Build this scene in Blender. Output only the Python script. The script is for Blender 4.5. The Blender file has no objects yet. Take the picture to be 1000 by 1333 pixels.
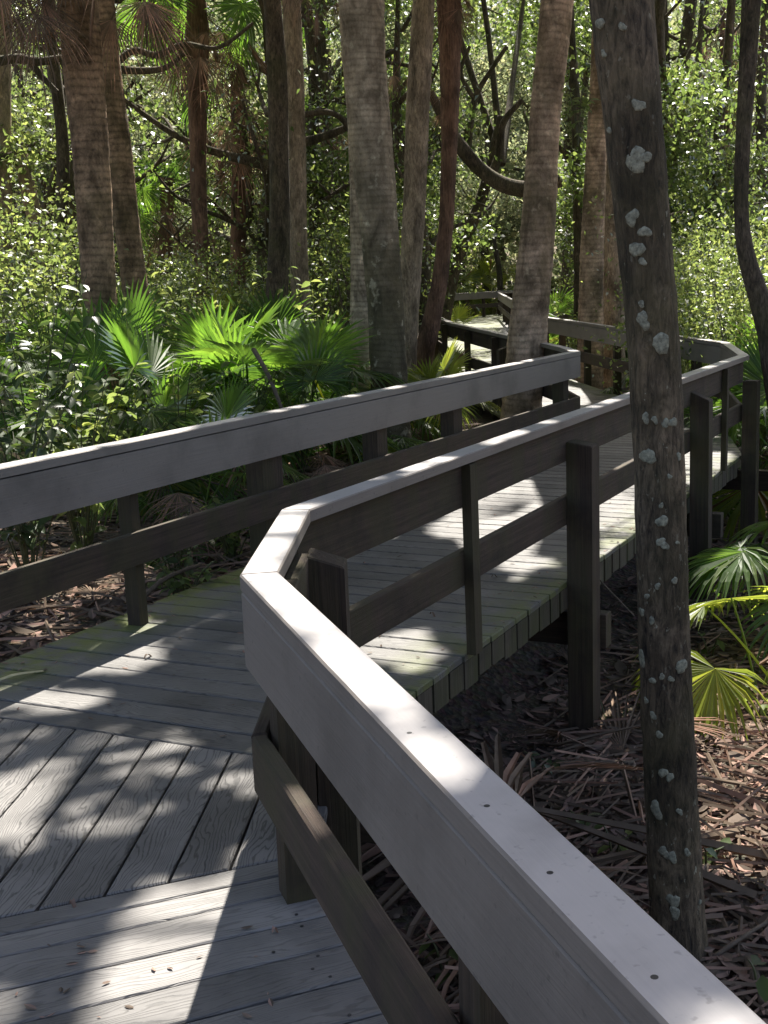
import bpy, math, random
import numpy as np
from mathutils import Vector, Matrix

random.seed(7)
rng = np.random.default_rng(7)
R = math.radians
C = bpy.context.scene.collection
scene = bpy.context.scene

# ------------------------------------------------------------------ camera, sky, sun, exposure
H = 1.5
FPX, CX, CY = 1584.97, 685.77, 666.5
PIT, ROLL = 0.192636, 0.0152296
cr, sr, cp, sp = math.cos(ROLL), math.sin(ROLL), math.cos(PIT), math.sin(PIT)
cam = bpy.data.cameras.new('camera')
cam_o = bpy.data.objects.new('camera', cam)
C.objects.link(cam_o)
right = Vector((cr, -sr * sp, -sr * cp))
up = Vector((sr, cr * sp, cr * cp))
fwd = Vector((0, cp, -sp))
M = Matrix.Identity(4)
for i in range(3):
    M[i][0], M[i][1], M[i][2] = right[i], up[i], -fwd[i]
M[2][3] = H
cam_o.matrix_world = M
cam.sensor_fit = 'VERTICAL'
cam.sensor_height = 36.0
cam.lens = FPX / 1333.0 * 36.0
cam.shift_x = -(CX - 500.0) / 1333.0
cam.shift_y = 0.0
cam.clip_start = 0.05
cam.clip_end = 2000
scene.camera = cam_o

SUN_AZ, SUN_EL = R(4.0), R(55.0)
SUN = Vector((math.sin(SUN_AZ) * math.cos(SUN_EL), math.cos(SUN_AZ) * math.cos(SUN_EL), math.sin(SUN_EL)))
world = bpy.data.worlds.new('World')
scene.world = world
world.use_nodes = True
wn = world.node_tree
sky = wn.nodes.new('ShaderNodeTexSky')
sky.sky_type = 'NISHITA'
sky.sun_disc = False
sky.sun_elevation = SUN_EL
sky.sun_rotation = SUN_AZ
sky.air_density = 0.8
sky.dust_density = 4.0
sky.ozone_density = 0.6
bg = wn.nodes['Background']
bg.inputs['Strength'].default_value = 0.09
wn.links.new(sky.outputs[0], bg.inputs['Color'])
sl = bpy.data.lights.new('sun', 'SUN')
sl.energy = 5.0
sl.angle = R(0.5)
sl.color = (1.0, 0.95, 0.87)
sun_o = bpy.data.objects.new('sun', sl)
sun_o.rotation_euler = SUN.to_track_quat('Z', 'Y').to_euler()
sun_o.location = (0, 0, 30)
C.objects.link(sun_o)
scene.view_settings.view_transform = 'Standard'
scene.view_settings.look = 'None'
scene.view_settings.gamma = 1.0
scene.view_settings.use_curve_mapping = False
scene.view_settings.exposure = 1.5

# ------------------------------------------------------------------ small helpers
def ray(u, v):
    xr, zr = (u - CX) / FPX, -(v - CY) / FPX
    x = xr * cr + zr * sr
    z = -xr * sr + zr * cr
    return (x, cp + z * sp, -sp + z * cp)

def at_y(u, v, Y):                       # the place at distance Y that the photo shows at u, v
    d = ray(u, v); t = Y / d[1]
    return Vector((d[0] * t, Y, H + d[2] * t))

def at_z(u, v, z):
    d = ray(u, v); t = (z - H) / d[2]
    return Vector((d[0] * t, d[1] * t, z))

def sstep(a, b, x):
    t = np.clip((x - a) / (b - a), 0, 1)
    return t * t * (3 - 2 * t)

AZ_A, AZ_B = -0.4233053, 0.3698946
nA = Vector((math.sin(AZ_A), math.cos(AZ_A))); pA = Vector((math.cos(AZ_A), -math.sin(AZ_A)))
nB = Vector((math.sin(AZ_B), math.cos(AZ_B))); pB = Vector((math.cos(AZ_B), -math.sin(AZ_B)))
def PA(al, off): return nA * al + pA * off
def PB(al, off): return nB * al + pB * off
def rise(y): return 0.0035 * max(0.0, y - 8.0)

def noise2(x, y, s=1.0, seed=0.0):        # cheap smooth pseudo-noise
    return (np.sin(x * 1.7 * s + 1.3 + seed) * np.cos(y * 1.3 * s - 0.7 + seed * 2) +
            0.5 * np.sin(x * 3.9 * s - y * 2.7 * s + 2.1 + seed) + 0.25 * np.cos(x * 7.3 * s + y * 8.1 * s + seed * 3)) / 1.75

def ground_z(x, y):
    x = np.asarray(x, float); y = np.asarray(y, float)
    b = x * pB.x + y * pB.y
    a = x * pA.x + y * pA.y
    s = np.minimum(b + 3.55, a + 1.0)
    w = sstep(-0.35, 1.5, s)
    far = sstep(11, 24, y)
    zl = -0.14 + 0.05 * noise2(x, y, 0.8)
    zr_ = -0.80 + 0.05 * noise2(x, y, 1.1, 2.0) + 0.45 * sstep(1.5, 6.5, s) * sstep(6, 16, y)
    z = zl * (1 - w) + zr_ * w
    zf = -0.30 + 0.12 * noise2(x, y, 0.25) + 0.0035 * np.clip(y - 8, 0, 60)
    return z * (1 - far) + zf * far

def gz(x, y): return float(ground_z(x, y))

def tag(o, label=None, cat=None, group=None, kind=None):
    if label: o['label'] = label
    if cat: o['category'] = cat
    if group: o['group'] = group
    if kind: o['kind'] = kind
    return o

def empty(name, loc=(0, 0, 0), rz=0.0):
    o = bpy.data.objects.new(name, None)
    o.empty_display_size = 0.1
    o.location = loc
    o.rotation_euler = (0, 0, rz)
    C.objects.link(o)
    return o

def link_mesh(name, me, parent=None, loc=None, rot=None, sc=None):
    o = bpy.data.objects.new(name, me)
    C.objects.link(o)
    if parent is not None: o.parent = parent
    if loc is not None: o.location = loc
    if rot is not None: o.rotation_euler = rot
    if sc is not None: o.scale = sc if hasattr(sc, '__len__') else (sc, sc, sc)
    return o

def make_mesh(name, verts, faces, mat, smooth=False):
    me = bpy.data.meshes.new(name)
    me.from_pydata([tuple(v) for v in verts], [], faces)
    if mat: me.materials.append(mat)
    if smooth: me.polygons.foreach_set('use_smooth', [True] * len(me.polygons))
    me.update()
    return me

def quads_mesh(name, V, mat, k=4):        # V: (n, k, 3) array, one k-gon each
    n = V.shape[0]
    me = bpy.data.meshes.new(name)
    me.vertices.add(n * k)
    me.vertices.foreach_set('co', V.reshape(-1).astype(np.float32))
    me.loops.add(n * k)
    me.loops.foreach_set('vertex_index', np.arange(n * k, dtype=np.int32))
    me.polygons.add(n)
    me.polygons.foreach_set('loop_start', np.arange(0, n * k, k, dtype=np.int32))
    me.polygons.foreach_set('loop_total', np.full(n, k, dtype=np.int32))
    me.materials.append(mat)
    me.update(calc_edges=True)
    me.validate()
    return me

def copy_tree(o, parent=None):
    c = o.copy()
    C.objects.link(c)
    if parent is not None: c.parent = parent
    for ch in o.children: copy_tree(ch, c)
    return c

# ------------------------------------------------------------------ materials
def new_mat(name):
    m = bpy.data.materials.new(name)
    m.use_nodes = True
    nt = m.node_tree
    return m, nt, nt.nodes['Principled BSDF']

class NB:
    def __init__(s, nt): s.nt = nt
    def n(s, t, **kw):
        o = s.nt.nodes.new(t)
        for k, v in kw.items(): setattr(o, k, v)
        return o
    def l(s, a, b): s.nt.links.new(a, b)
    def math(s, op, a, b=None, c=None, clamp=False):
        o = s.n('ShaderNodeMath', operation=op); o.use_clamp = clamp
        for i, x in enumerate((a, b, c)):
            if x is None: continue
            if hasattr(x, 'links'): s.l(x, o.inputs[i])
            else: o.inputs[i].default_value = x
        return o.outputs[0]
    def noise(s, vec, scale, detail=3, rough=0.55, dist=0.0):
        o = s.n('ShaderNodeTexNoise')
        o.inputs['Scale'].default_value = scale; o.inputs['Detail'].default_value = detail
        o.inputs['Roughness'].default_value = rough; o.inputs['Distortion'].default_value = dist
        if vec is not None: s.l(vec, o.inputs['Vector'])
        return o.outputs['Fac']
    def mapping(s, vec, sc=(1, 1, 1)):
        o = s.n('ShaderNodeVectorMath', operation='MULTIPLY')
        s.l(vec, o.inputs[0]); o.inputs[1].default_value = sc
        return o.outputs[0]
    def ramp(s, fac, stops):
        o = s.n('ShaderNodeValToRGB')
        el = o.color_ramp.elements
        while len(el) < len(stops): el.new(0.5)
        for e, (p, c) in zip(el, stops):
            e.position = p
            e.color = (c, c, c, 1) if not hasattr(c, '__len__') else (*c, 1)
        s.l(fac, o.inputs[0])
        return o.outputs[0]
    def mix(s, fac, a, b, mode='MIX'):
        o = s.n('ShaderNodeMix', data_type='RGBA', blend_type=mode)
        for i, x in ((0, fac), (6, a), (7, b)):
            if hasattr(x, 'links'): s.l(x, o.inputs[i])
            elif i == 0: o.inputs[0].default_value = x
            else: o.inputs[i].default_value = (*x, 1)
        return o.outputs[2]
    def bump(s, h, strength, dist, bs):
        o = s.n('ShaderNodeBump')
        o.inputs['Strength'].default_value = strength; o.inputs['Distance'].default_value = dist
        s.l(h, o.inputs['Height']); s.l(o.outputs[0], bs.inputs['Normal'])
        return o

def local_coords(b, per_object=True):
    tc = b.n('ShaderNodeTexCoord')
    if not per_object: return tc.outputs['Object']
    oi = b.n('ShaderNodeObjectInfo')
    sc = b.n('ShaderNodeVectorMath', operation='SCALE')
    sc.inputs[0].default_value = (37.0, 91.0, 53.0)
    b.l(oi.outputs['Random'], sc.inputs['Scale'])
    ad = b.n('ShaderNodeVectorMath', operation='ADD')
    b.l(tc.outputs['Object'], ad.inputs[0]); b.l(sc.outputs[0], ad.inputs[1])
    return ad.outputs[0]

def mat_deck(name='grey_composite_board', base=(0.172, 0.163, 0.152), lines=0.35, moss_at=None):
    m, nt, bs = new_mat(name); b = NB(nt)
    v = local_coords(b)
    tc = b.n('ShaderNodeTexCoord')
    sep = b.n('ShaderNodeSeparateXYZ'); b.l(v, sep.inputs[0])
    n1 = b.noise(b.mapping(v, (2.0, 9.0, 9.0)), 1.0, 2, 0.5)
    ph = b.math('ADD', b.math('MULTIPLY', sep.outputs['Y'], 95.0), b.math('MULTIPLY', n1, 16.0))
    jit = b.noise(b.mapping(v, (14.0, 60.0, 60.0)), 1.0, 2)
    ph = b.math('ADD', ph, b.math('MULTIPLY', jit, 1.3))
    s1 = b.math('SINE', b.math('MULTIPLY', ph, 6.2832))
    g = b.ramp(b.math('ADD', b.math('MULTIPLY', s1, 0.5), 0.5), [(0.0, 0.0), (0.10, 0.25), (0.30, 1.0)])      # 1 = raised, 0 = groove
    fib = b.noise(b.mapping(v, (8.0, 300.0, 300.0)), 1.0, 3, 0.6)
    blot = b.noise(v, 3.2, 4, 0.6)
    oi = b.n('ShaderNodeObjectInfo')
    tone = b.math('ADD', 0.76, b.math('MULTIPLY', oi.outputs['Random'], 0.38))
    col = b.mix(g, tuple(c * (1 - lines) for c in base), tuple(c * 1.12 for c in base))
    col = b.mix(b.math('MULTIPLY', fib, 0.35), col, tuple(c * 0.7 for c in base))
    dirt = b.ramp(blot, [(0.32, 0.62), (0.55, 1.0), (0.75, 1.12)])
    col = b.mix(1.0, col, dirt, 'MULTIPLY')
    tn = b.n('ShaderNodeCombineColor')
    for i in range(3): b.l(tone, tn.inputs[i])
    col = b.mix(1.0, col, tn.outputs[0], 'MULTIPLY')
    # moss and grime growing in from the board ends
    if moss_at:
        s2 = b.n('ShaderNodeSeparateXYZ'); b.l(tc.outputs['Object'], s2.inputs[0])
        ax = b.math('ABSOLUTE', s2.outputs['X'])
        eR = b.n('ShaderNodeMapRange'); eR.inputs[1].default_value = 0.55; eR.inputs[2].default_value = 0.92
        eL = b.n('ShaderNodeMapRange'); eL.inputs[1].default_value = -0.48; eL.inputs[2].default_value = -0.74
        b.l(s2.outputs['X'], eR.inputs[0]); b.l(s2.outputs['X'], eL.inputs[0])
        edge = b.math('MAXIMUM', b.math('MULTIPLY', eR.outputs[0], 0.8), eL.outputs[0])
        geo = b.n('ShaderNodeNewGeometry')
        mn = b.noise(geo.outputs['Position'], 5.0, 5, 0.65)
        f = b.math('MULTIPLY', edge, b.ramp(mn, [(0.41, 0.0), (0.54, 1.0)]))
        f2 = b.math('MULTIPLY', edge, 0.45)
        col = b.mix(f2, col, (0.075, 0.072, 0.055))
        col = b.mix(b.math('MULTIPLY', f, 0.85), col, (0.13, 0.155, 0.018))
    b.l(col, bs.inputs['Base Color'])
    bs.inputs['Roughness'].default_value = 0.62
    hgt = b.math('ADD', b.math('MULTIPLY', g, 0.7), b.math('MULTIPLY', fib, 0.5))
    b.bump(hgt, 0.55, 0.0035, bs)
    return m

def mat_rail(name, base, rough=0.5, grain=0.25, bumps=0.25):
    m, nt, bs = new_mat(name); b = NB(nt)
    v = local_coords(b)
    fib = b.noise(b.mapping(v, (3.0, 190.0, 190.0)), 1.0, 4, 0.65)
    blot = b.noise(v, 2.3, 5, 0.62)
    spk = b.noise(v, 60.0, 2, 0.5)
    col = b.mix(b.math('MULTIPLY', fib, grain * 2), tuple(c * 1.1 for c in base), tuple(c * 0.62 for c in base))
    col = b.mix(1.0, col, b.ramp(blot, [(0.3, 0.66), (0.5, 1.0), (0.72, 1.1)]), 'MULTIPLY')
    col = b.mix(b.ramp(spk, [(0.66, 0.0), (0.74, 0.5)]), col, tuple(c * 0.45 for c in base))
    b.l(col, bs.inputs['Base Color'])
    b.l(b.math('ADD', rough - 0.1, b.math('MULTIPLY', blot, 0.25)), bs.inputs['Roughness'])
    b.bump(b.math('ADD', fib, b.math('MULTIPLY', spk, 0.3)), bumps, 0.002, bs)
    return m

def mat_oldwood(name, base, algae=(0.05, 0.052, 0.018), amt=0.6, along='X'):
    m, nt, bs = new_mat(name); b = NB(nt)
    v = local_coords(b)
    sc = (2.0, 70.0, 70.0) if along == 'X' else (70.0, 70.0, 2.5)
    fib = b.noise(b.mapping(v, sc), 1.0, 5, 0.7)
    big = b.noise(v, 4.0, 5, 0.65)
    stain = b.noise(b.mapping(v, (7.0, 7.0, 1.2)), 1.0, 4, 0.6)
    col = b.ramp(fib, [(0.25, tuple(c * 0.35 for c in base)), (0.5, base), (0.8, tuple(min(1, c * 1.9) for c in base))])
    col = b.mix(b.math('MULTIPLY', b.ramp(stain, [(0.4, 0.0), (0.62, 1.0)]), amt), col, algae)
    col = b.mix(b.math('MULTIPLY', b.ramp(big, [(0.5, 0.0), (0.7, 1.0)]), 0.7), col, tuple(c * 0.4 for c in base))
    b.l(col, bs.inputs['Base Color'])
    bs.inputs['Roughness'].default_value = 0.85
    b.bump(b.math('ADD', fib, big), 0.6, 0.006, bs)
    return m

def mat_bark(name, dark, light, green, kind='fissure', moss=0.4, ring=9.0, low_moss=None, flecks=False):
    m, nt, bs = new_mat(name); b = NB(nt)
    v = local_coords(b)
    big = b.noise(v, 2.4, 5, 0.6)
    if kind == 'fissure':
        f = b.noise(b.mapping(v, (55.0, 55.0, 13.0)), 1.0, 7, 0.74, 0.6)
        fine = b.noise(v, 80.0, 4, 0.75)
        h = b.math('ADD', b.math('MULTIPLY', f, 1.6), b.math('MULTIPLY', fine, 0.5))
    elif kind == 'ring':
        sep = b.n('ShaderNodeSeparateXYZ'); b.l(v, sep.inputs[0])
        w = b.noise(b.mapping(v, (2.2, 2.2, 1.0)), 1.0, 3, 0.5)
        w2 = b.noise(b.mapping(v, (12.0, 12.0, 5.0)), 1.0, 3, 0.6)
        ph = b.math('ADD', b.math('MULTIPLY', sep.outputs['Z'], ring), b.math('ADD', b.math('MULTIPLY', w, 1.3), b.math('MULTIPLY', w2, 0.35)))
        s1 = b.math('POWER', b.math('ADD', b.math('MULTIPLY', b.math('SINE', b.math('MULTIPLY', ph, 6.2832)), 0.5), 0.5), 0.35)
        fine = b.noise(b.mapping(v, (42.0, 42.0, 30.0)), 1.0, 6, 0.75)
        med = b.noise(b.mapping(v, (9.0, 9.0, 14.0)), 1.0, 4, 0.7)
        rm = b.ramp(b.noise(b.mapping(v, (3.0, 3.0, 6.0)), 1.0, 3, 0.6), [(0.35, 0.25), (0.65, 1.0)])
        s1 = b.math('MULTIPLY', s1, rm)
        f = b.math('ADD', b.math('MULTIPLY', s1, 0.20), b.math('ADD', b.math('MULTIPLY', fine, 0.52), b.math('MULTIPLY', med, 0.32)))
        h = b.math('ADD', b.math('MULTIPLY', s1, 0.35), b.math('ADD', fine, b.math('MULTIPLY', med, 0.6)))
    else:                                                        # fibre of old palm leaf bases
        f = b.noise(b.mapping(v, (60.0, 60.0, 5.0)), 1.0, 6, 0.75, 0.8)
        fine = b.noise(v, 30.0, 4, 0.7)
        h = b.math('ADD', b.math('MULTIPLY', f, 1.6), fine)
    col = b.ramp(f, [(0.36, dark), (0.51, tuple((d + l) / 2 for d, l in zip(dark, light))), (0.66, light)])
    mm = b.ramp(big, [(0.42, 0.0), (0.62, 1.0)])
    mfac = b.math('MULTIPLY', mm, moss)
    if low_moss:
        geo = b.n('ShaderNodeNewGeometry'); sz = b.n('ShaderNodeSeparateXYZ'); b.l(geo.outputs['Position'], sz.inputs[0])
        mr = b.n('ShaderNodeMapRange'); mr.inputs[1].default_value = low_moss[1]; mr.inputs[2].default_value = low_moss[0]
        b.l(b.math('ADD', sz.outputs['Z'], b.math('MULTIPLY', big, 2.4)), mr.inputs[0])
        mfac = b.math('MAXIMUM', mfac, b.math('MULTIPLY', mr.outputs[0], 0.85))
    col = b.mix(mfac, col, green)
    pale = b.noise(v, 9.0, 4, 0.6)
    col = b.mix(b.math('MULTIPLY', b.ramp(pale, [(0.60, 0.0), (0.70, 1.0)]), 0.35), col, tuple(min(1, l * 1.7) for l in light))
    if flecks:
        fl = b.noise(b.mapping(v, (38.0, 38.0, 24.0)), 1.0, 3, 0.6); fa = b.noise(v, 3.0, 3, 0.6)
        fm = b.math('MULTIPLY', b.ramp(fl, [(0.645, 0.0), (0.675, 1.0)]), b.ramp(fa, [(0.42, 0.15), (0.56, 1.0)]))
        col = b.mix(fm, col, (0.36, 0.345, 0.26))
    blt = b.noise(b.mapping(v, (5.5, 5.5, 2.6)), 1.0, 5, 0.65, 0.5)
    col = b.mix(1.0, col, b.ramp(blt, [(0.34, (0.50, 0.47, 0.42)), (0.50, (1.08, 1.05, 0.99)), (0.64, (1.5, 1.44, 1.36))]), 'MULTIPLY')
    b.l(col, bs.inputs['Base Color'])
    bs.inputs['Roughness'].default_value = 0.92
    b.bump(h, 0.7, 0.018, bs)
    return m

def mat_leaf(name, col, trans, k=0.45, var=0.35, gloss=0.10, rough=0.5, dead=0.0):
    m = bpy.data.materials.new(name); m.use_nodes = True
    nt = m.node_tree; b = NB(nt)
    for n in list(nt.nodes):
        if n.type != 'OUTPUT_MATERIAL': nt.nodes.remove(n)
    out = [n for n in nt.nodes if n.type == 'OUTPUT_MATERIAL'][0]
    geo = b.n('ShaderNodeNewGeometry'); oi = b.n('ShaderNodeObjectInfo')
    r = b.math('FRACT', b.math('ADD', geo.outputs['Random Per Island'], oi.outputs['Random']))
    lo = 1 - var; hi = 1 + var
    cr_ = b.ramp(r, [(0.0, (col[0] * lo, col[1] * lo, col[2] * lo)), (0.55, col), (1.0, (min(1, col[0] * hi * 1.25), min(1, col[1] * hi), col[2] * hi))])
    tr_ = b.ramp(r, [(0.0, tuple(c * lo for c in trans)), (0.55, trans), (1.0, (min(1, trans[0] * hi * 1.2), min(1, trans[1] * hi), trans[2] * hi))])
    if dead > 0:
        r2 = b.math('FRACT', b.math('MULTIPLY', r, 7.31))
        f = b.math('GREATER_THAN', r2, 1 - dead)
        cr_ = b.mix(f, cr_, (0.22, 0.13, 0.05)); tr_ = b.mix(f, tr_, (0.25, 0.13, 0.04))
    nz = b.noise(geo.outputs['Position'], 9.0, 2)
    cr_ = b.mix(1.0, cr_, b.ramp(nz, [(0.3, 0.78), (0.7, 1.18)]), 'MULTIPLY')
    d = b.n('ShaderNodeBsdfDiffuse'); t = b.n('ShaderNodeBsdfTranslucent'); g = b.n('ShaderNodeBsdfGlossy')
    g.inputs['Roughness'].default_value = rough
    b.l(cr_, d.inputs['Color']); b.l(tr_, t.inputs['Color'])
    m1 = b.n('ShaderNodeMixShader'); m1.inputs[0].default_value = k
    b.l(d.outputs[0], m1.inputs[1]); b.l(t.outputs[0], m1.inputs[2])
    m2 = b.n('ShaderNodeMixShader')
    fr = b.n('ShaderNodeFresnel'); fr.inputs['IOR'].default_value = 1.4
    b.l(b.math('ADD', b.math('MULTIPLY', fr.outputs[0], min(0.6, gloss * 3.2)), gloss * 0.1), m2.inputs[0])
    b.l(m1.outputs[0], m2.inputs[1]); b.l(g.outputs[0], m2.inputs[2])
    b.l(m2.outputs[0], out.inputs['Surface'])
    return m

def mat_litter():
    m, nt, bs = new_mat('forest_floor'); b = NB(nt)
    tc = b.n('ShaderNodeTexCoord')
    v = tc.outputs['Object']
    a = b.noise(v, 22.0, 6, 0.72, 0.6)
    c = b.noise(v, 1.3, 4, 0.6)
    vor = b.n('ShaderNodeTexVoronoi'); vor.inputs['Scale'].default_value = 26.0; b.l(v, vor.inputs['Vector'])
    col = b.ramp(a, [(0.28, (0.03, 0.022, 0.016)), (0.5, (0.13, 0.092, 0.068)), (0.75, (0.30, 0.22, 0.165))])
    cc = b.mix(0.35, col, vor.outputs['Color'], 'MULTIPLY')
    cc = b.mix(b.math('MULTIPLY', b.ramp(c, [(0.5, 0.0), (0.68, 1.0)]), 0.5), cc, (0.03, 0.04, 0.012))
    b.l(cc, bs.inputs['Base Color']); bs.inputs['Roughness'].default_value = 0.95
    b.bump(b.math('ADD', a, vor.outputs['Distance']), 1.0, 0.03, bs)
    return m

def mat_plain(name, col, rough=0.8, sc=30.0, amt=0.4):
    m, nt, bs = new_mat(name); b = NB(nt)
    n = b.noise(local_coords(b), sc, 4, 0.65)
    c = b.ramp(n, [(0.3, tuple(x * (1 - amt) for x in col)), (0.7, tuple(min(1, x * (1 + amt)) for x in col))])
    b.l(c, bs.inputs['Base Color']); bs.inputs['Roughness'].default_value = rough
    b.bump(n, 0.4, 0.004, bs)
    return m

M_DECK = mat_deck(moss_at=(0.45, 0.92))
M_WEDGE = mat_deck('grey_composite_board_deep_grain', base=(0.190, 0.179, 0.168), lines=0.58)
M_NEAR = mat_deck('grey_composite_board_near', base=(0.205, 0.193, 0.181), lines=0.25)
M_CAP_LIT = mat_rail('composite_cap_lit', (0.40, 0.375, 0.362), 0.42, 0.12, 0.15)
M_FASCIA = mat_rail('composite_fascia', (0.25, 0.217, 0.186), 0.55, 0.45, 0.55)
M_OLD = mat_oldwood('weathered_timber', (0.062, 0.041, 0.028), algae=(0.056, 0.052, 0.018), amt=0.6)
M_OLDV = mat_oldwood('weathered_timber_upright', (0.055, 0.037, 0.023), algae=(0.058, 0.053, 0.018), amt=0.65, along='Z')
M_EDGE = mat_oldwood('mossy_board_end', (0.075, 0.062, 0.042), algae=(0.045, 0.052, 0.012), amt=0.7, along='Z')
M_SCREW = mat_plain('dark_screw', (0.03, 0.028, 0.028), 0.5)
M_BARK_LICHEN = mat_bark('fissured_dark_bark', (0.022, 0.016, 0.011), (0.25, 0.19, 0.125), (0.08, 0.07, 0.027), 'fissure', 0.6, flecks=True)
M_BARK_OAK = mat_bark('oak_bark', (0.025, 0.019, 0.014), (0.17, 0.135, 0.095), (0.06, 0.065, 0.022), 'fissure', 0.45)
M_BARK_PALE = mat_bark('pale_bark', (0.15, 0.115, 0.085), (0.50, 0.40, 0.30), (0.16, 0.14, 0.075), 'fissure', 0.3)
M_RING = mat_bark('ringed_palm_bark', (0.17, 0.13, 0.092), (0.58, 0.48, 0.36), (0.12, 0.10, 0.045), 'ring', 0.3, 19.0)
M_RING_BROWN = mat_bark('brown_ringed_palm_bark', (0.26, 0.18, 0.125), (0.66, 0.48, 0.34), (0.085, 0.068, 0.026), 'ring', 0.7, 16.0)
M_RING_DARK = mat_bark('dark_brown_palm_bark', (0.11, 0.075, 0.048), (0.46, 0.32, 0.205), (0.07, 0.06, 0.02), 'ring', 0.7, 15.0)
M_MOSSY = mat_bark('mossy_palm_bark', (0.30, 0.235, 0.165), (0.66, 0.54, 0.40), (0.045, 0.040, 0.012), 'ring', 0.4, 19.0, (2.7, 4.5))
M_FIBRE = mat_bark('palm_fibre', (0.075, 0.044, 0.032), (0.30, 0.18, 0.125), (0.13, 0.078, 0.055), 'fibre', 0.4)
M_LICHEN = mat_plain('pale_lichen', (0.27, 0.26, 0.185), 0.95, 90.0, 0.55)
M_GROUND = mat_litter()
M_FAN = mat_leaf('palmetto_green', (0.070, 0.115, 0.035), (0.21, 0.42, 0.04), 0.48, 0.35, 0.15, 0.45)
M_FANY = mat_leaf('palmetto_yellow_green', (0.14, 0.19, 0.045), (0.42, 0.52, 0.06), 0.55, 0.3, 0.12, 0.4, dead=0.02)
M_DEADFAN = mat_leaf('dry_palm_leaf', (0.255, 0.195, 0.145), (0.18, 0.12, 0.07), 0.2, 0.45, 0.0, 0.6)
M_LEAF = mat_leaf('green_leaf', (0.085, 0.125, 0.045), (0.24, 0.35, 0.08), 0.45, 0.4, 0.07, 0.45)
M_LEAFL = mat_leaf('light_green_leaf', (0.105, 0.15, 0.055), (0.30, 0.40, 0.10), 0.5, 0.4, 0.05, 0.5)
M_LEAFD = mat_leaf('dark_green_leaf', (0.06, 0.095, 0.04), (0.15, 0.24, 0.05), 0.35, 0.35, 0.35, 0.35)
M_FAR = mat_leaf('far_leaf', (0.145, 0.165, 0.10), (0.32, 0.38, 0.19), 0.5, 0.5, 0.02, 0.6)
M_DRY = mat_leaf('dry_leaf', (0.215, 0.172, 0.138), (0.15, 0.10, 0.065), 0.15, 0.55, 0.0, 0.6)
M_STEM = mat_plain('green_stem', (0.08, 0.085, 0.03), 0.6)
M_TWIG = mat_plain('dry_twig', (0.14, 0.105, 0.075), 0.9)

# ------------------------------------------------------------------ ground
def axis_pts(lo, hi, n, c, k):
    t = np.linspace(-1, 1, n)
    s = np.sinh(k * t) / math.sinh(k)
    return np.where(s < 0, c + s * (c - lo), c + s * (hi - c))
gx = axis_pts(-400, 400, 190, -1.0, 5.2); gy = axis_pts(-120, 600, 210, 6.0, 5.0)
GX, GY = np.meshgrid(gx, gy)
GZ = ground_z(GX, GY) + 0.012 * noise2(GX, GY, 6.0)
verts = np.stack([GX, GY, GZ], -1).reshape(-1, 3)
nx, ny = len(gx), len(gy)
faces = [(j * nx + i, j * nx + i + 1, (j + 1) * nx + i + 1, (j + 1) * nx + i) for j in range(ny - 1) for i in range(nx - 1)]
g = link_mesh('ground', make_mesh('ground', verts, faces, M_GROUND, True))
tag(g, kind='structure')

# ------------------------------------------------------------------ boardwalk
def clip(poly, n, d):                     # keep n.p <= d
    out = []
    for i in range(len(poly)):
        a, b_ = poly[i], poly[(i + 1) % len(poly)]
        da, db = n.dot(a) - d, n.dot(b_) - d
        if da <= 0: out.append(a)
        if da * db < 0: out.append(a + (b_ - a) * (da / (da - db)))
    return out

def prism(poly, z0, z1, bev=0.0, ctr=None):      # counter-clockwise 2D polygon to a prism with a chamfered top rim
    n = len(poly)
    c = sum(poly, Vector((0, 0))) / n
    V, F = [], []
    for p in poly: V.append((p.x, p.y, z0))
    if bev > 0:
        for p in poly: V.append((p.x, p.y, z1 - bev))
        for i in range(n):
            a, p, q = poly[i - 1], poly[i], poly[(i + 1) % n]
            e1 = (p - a).normalized(); e2 = (q - p).normalized()
            n1 = Vector((-e1.y, e1.x)); n2 = Vector((-e2.y, e2.x))
            mm = (n1 + n2); mm = mm / max(0.3, mm.dot(n1))
            r_ = p + mm * bev
            V.append((r_.x, r_.y, z1))
        rings = 3
    else:
        for p in poly: V.append((p.x, p.y, z1))
        rings = 2
    for k in range(rings - 1):
        for i in range(n):
            j = (i + 1) % n
            F.append((k * n + i, k * n + j, (k + 1) * n + j, (k + 1) * n + i))
    F.append(tuple(range(n - 1, -1, -1)))
    F.append(tuple((rings - 1) * n + i for i in range(n)))
    return V, F

def area2(poly):
    return sum(poly[i - 1].x * poly[i].y - poly[i].x * poly[i - 1].y for i in range(len(poly))) / 2

# railing lines (inner faces)
P1 = Vector((-0.675, 2.766)); P2 = Vector((-0.735, 3.58))
RIGHT = [PA(-0.6, 0.523), PA(2.80, 0.523), P2, PB(9.95, -1.985), Vector((1.877, 11.73)), Vector((0.316, 18.74)), Vector((-0.835, 40.26)), Vector((2.6, 49.2))]
LEFT = [PB(1.9, -3.433), PB(10.22, -3.433), Vector((0.41, 11.38)), Vector((-0.97, 17.27)), Vector((-1.503, 20.83)), Vector((-2.53, 39.0)), Vector((1.0, 47.9))]

def offset_poly(pts, o, side):            # side +1: offset to the right of travel, -1: to the left
    out = []
    for i, p in enumerate(pts):
        ds = []
        if i > 0: ds.append((p - pts[i - 1]).normalized())
        if i < len(pts) - 1: ds.append((pts[i + 1] - p).normalized())
        ns = [Vector((d.y, -d.x)) * side for d in ds]
        m_ = sum(ns, Vector((0, 0))); m_ = m_ / m_.dot(ns[0])
        out.append(p + m_ * o)
    return out

boardwalk = empty('boardwalk', (0, 0, 0))
tag(boardwalk, 'zigzag grey composite plank boardwalk winding away between the palms', 'boardwalk')
PITCH, GAP, TH = 0.1445, 0.0075, 0.026

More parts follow.
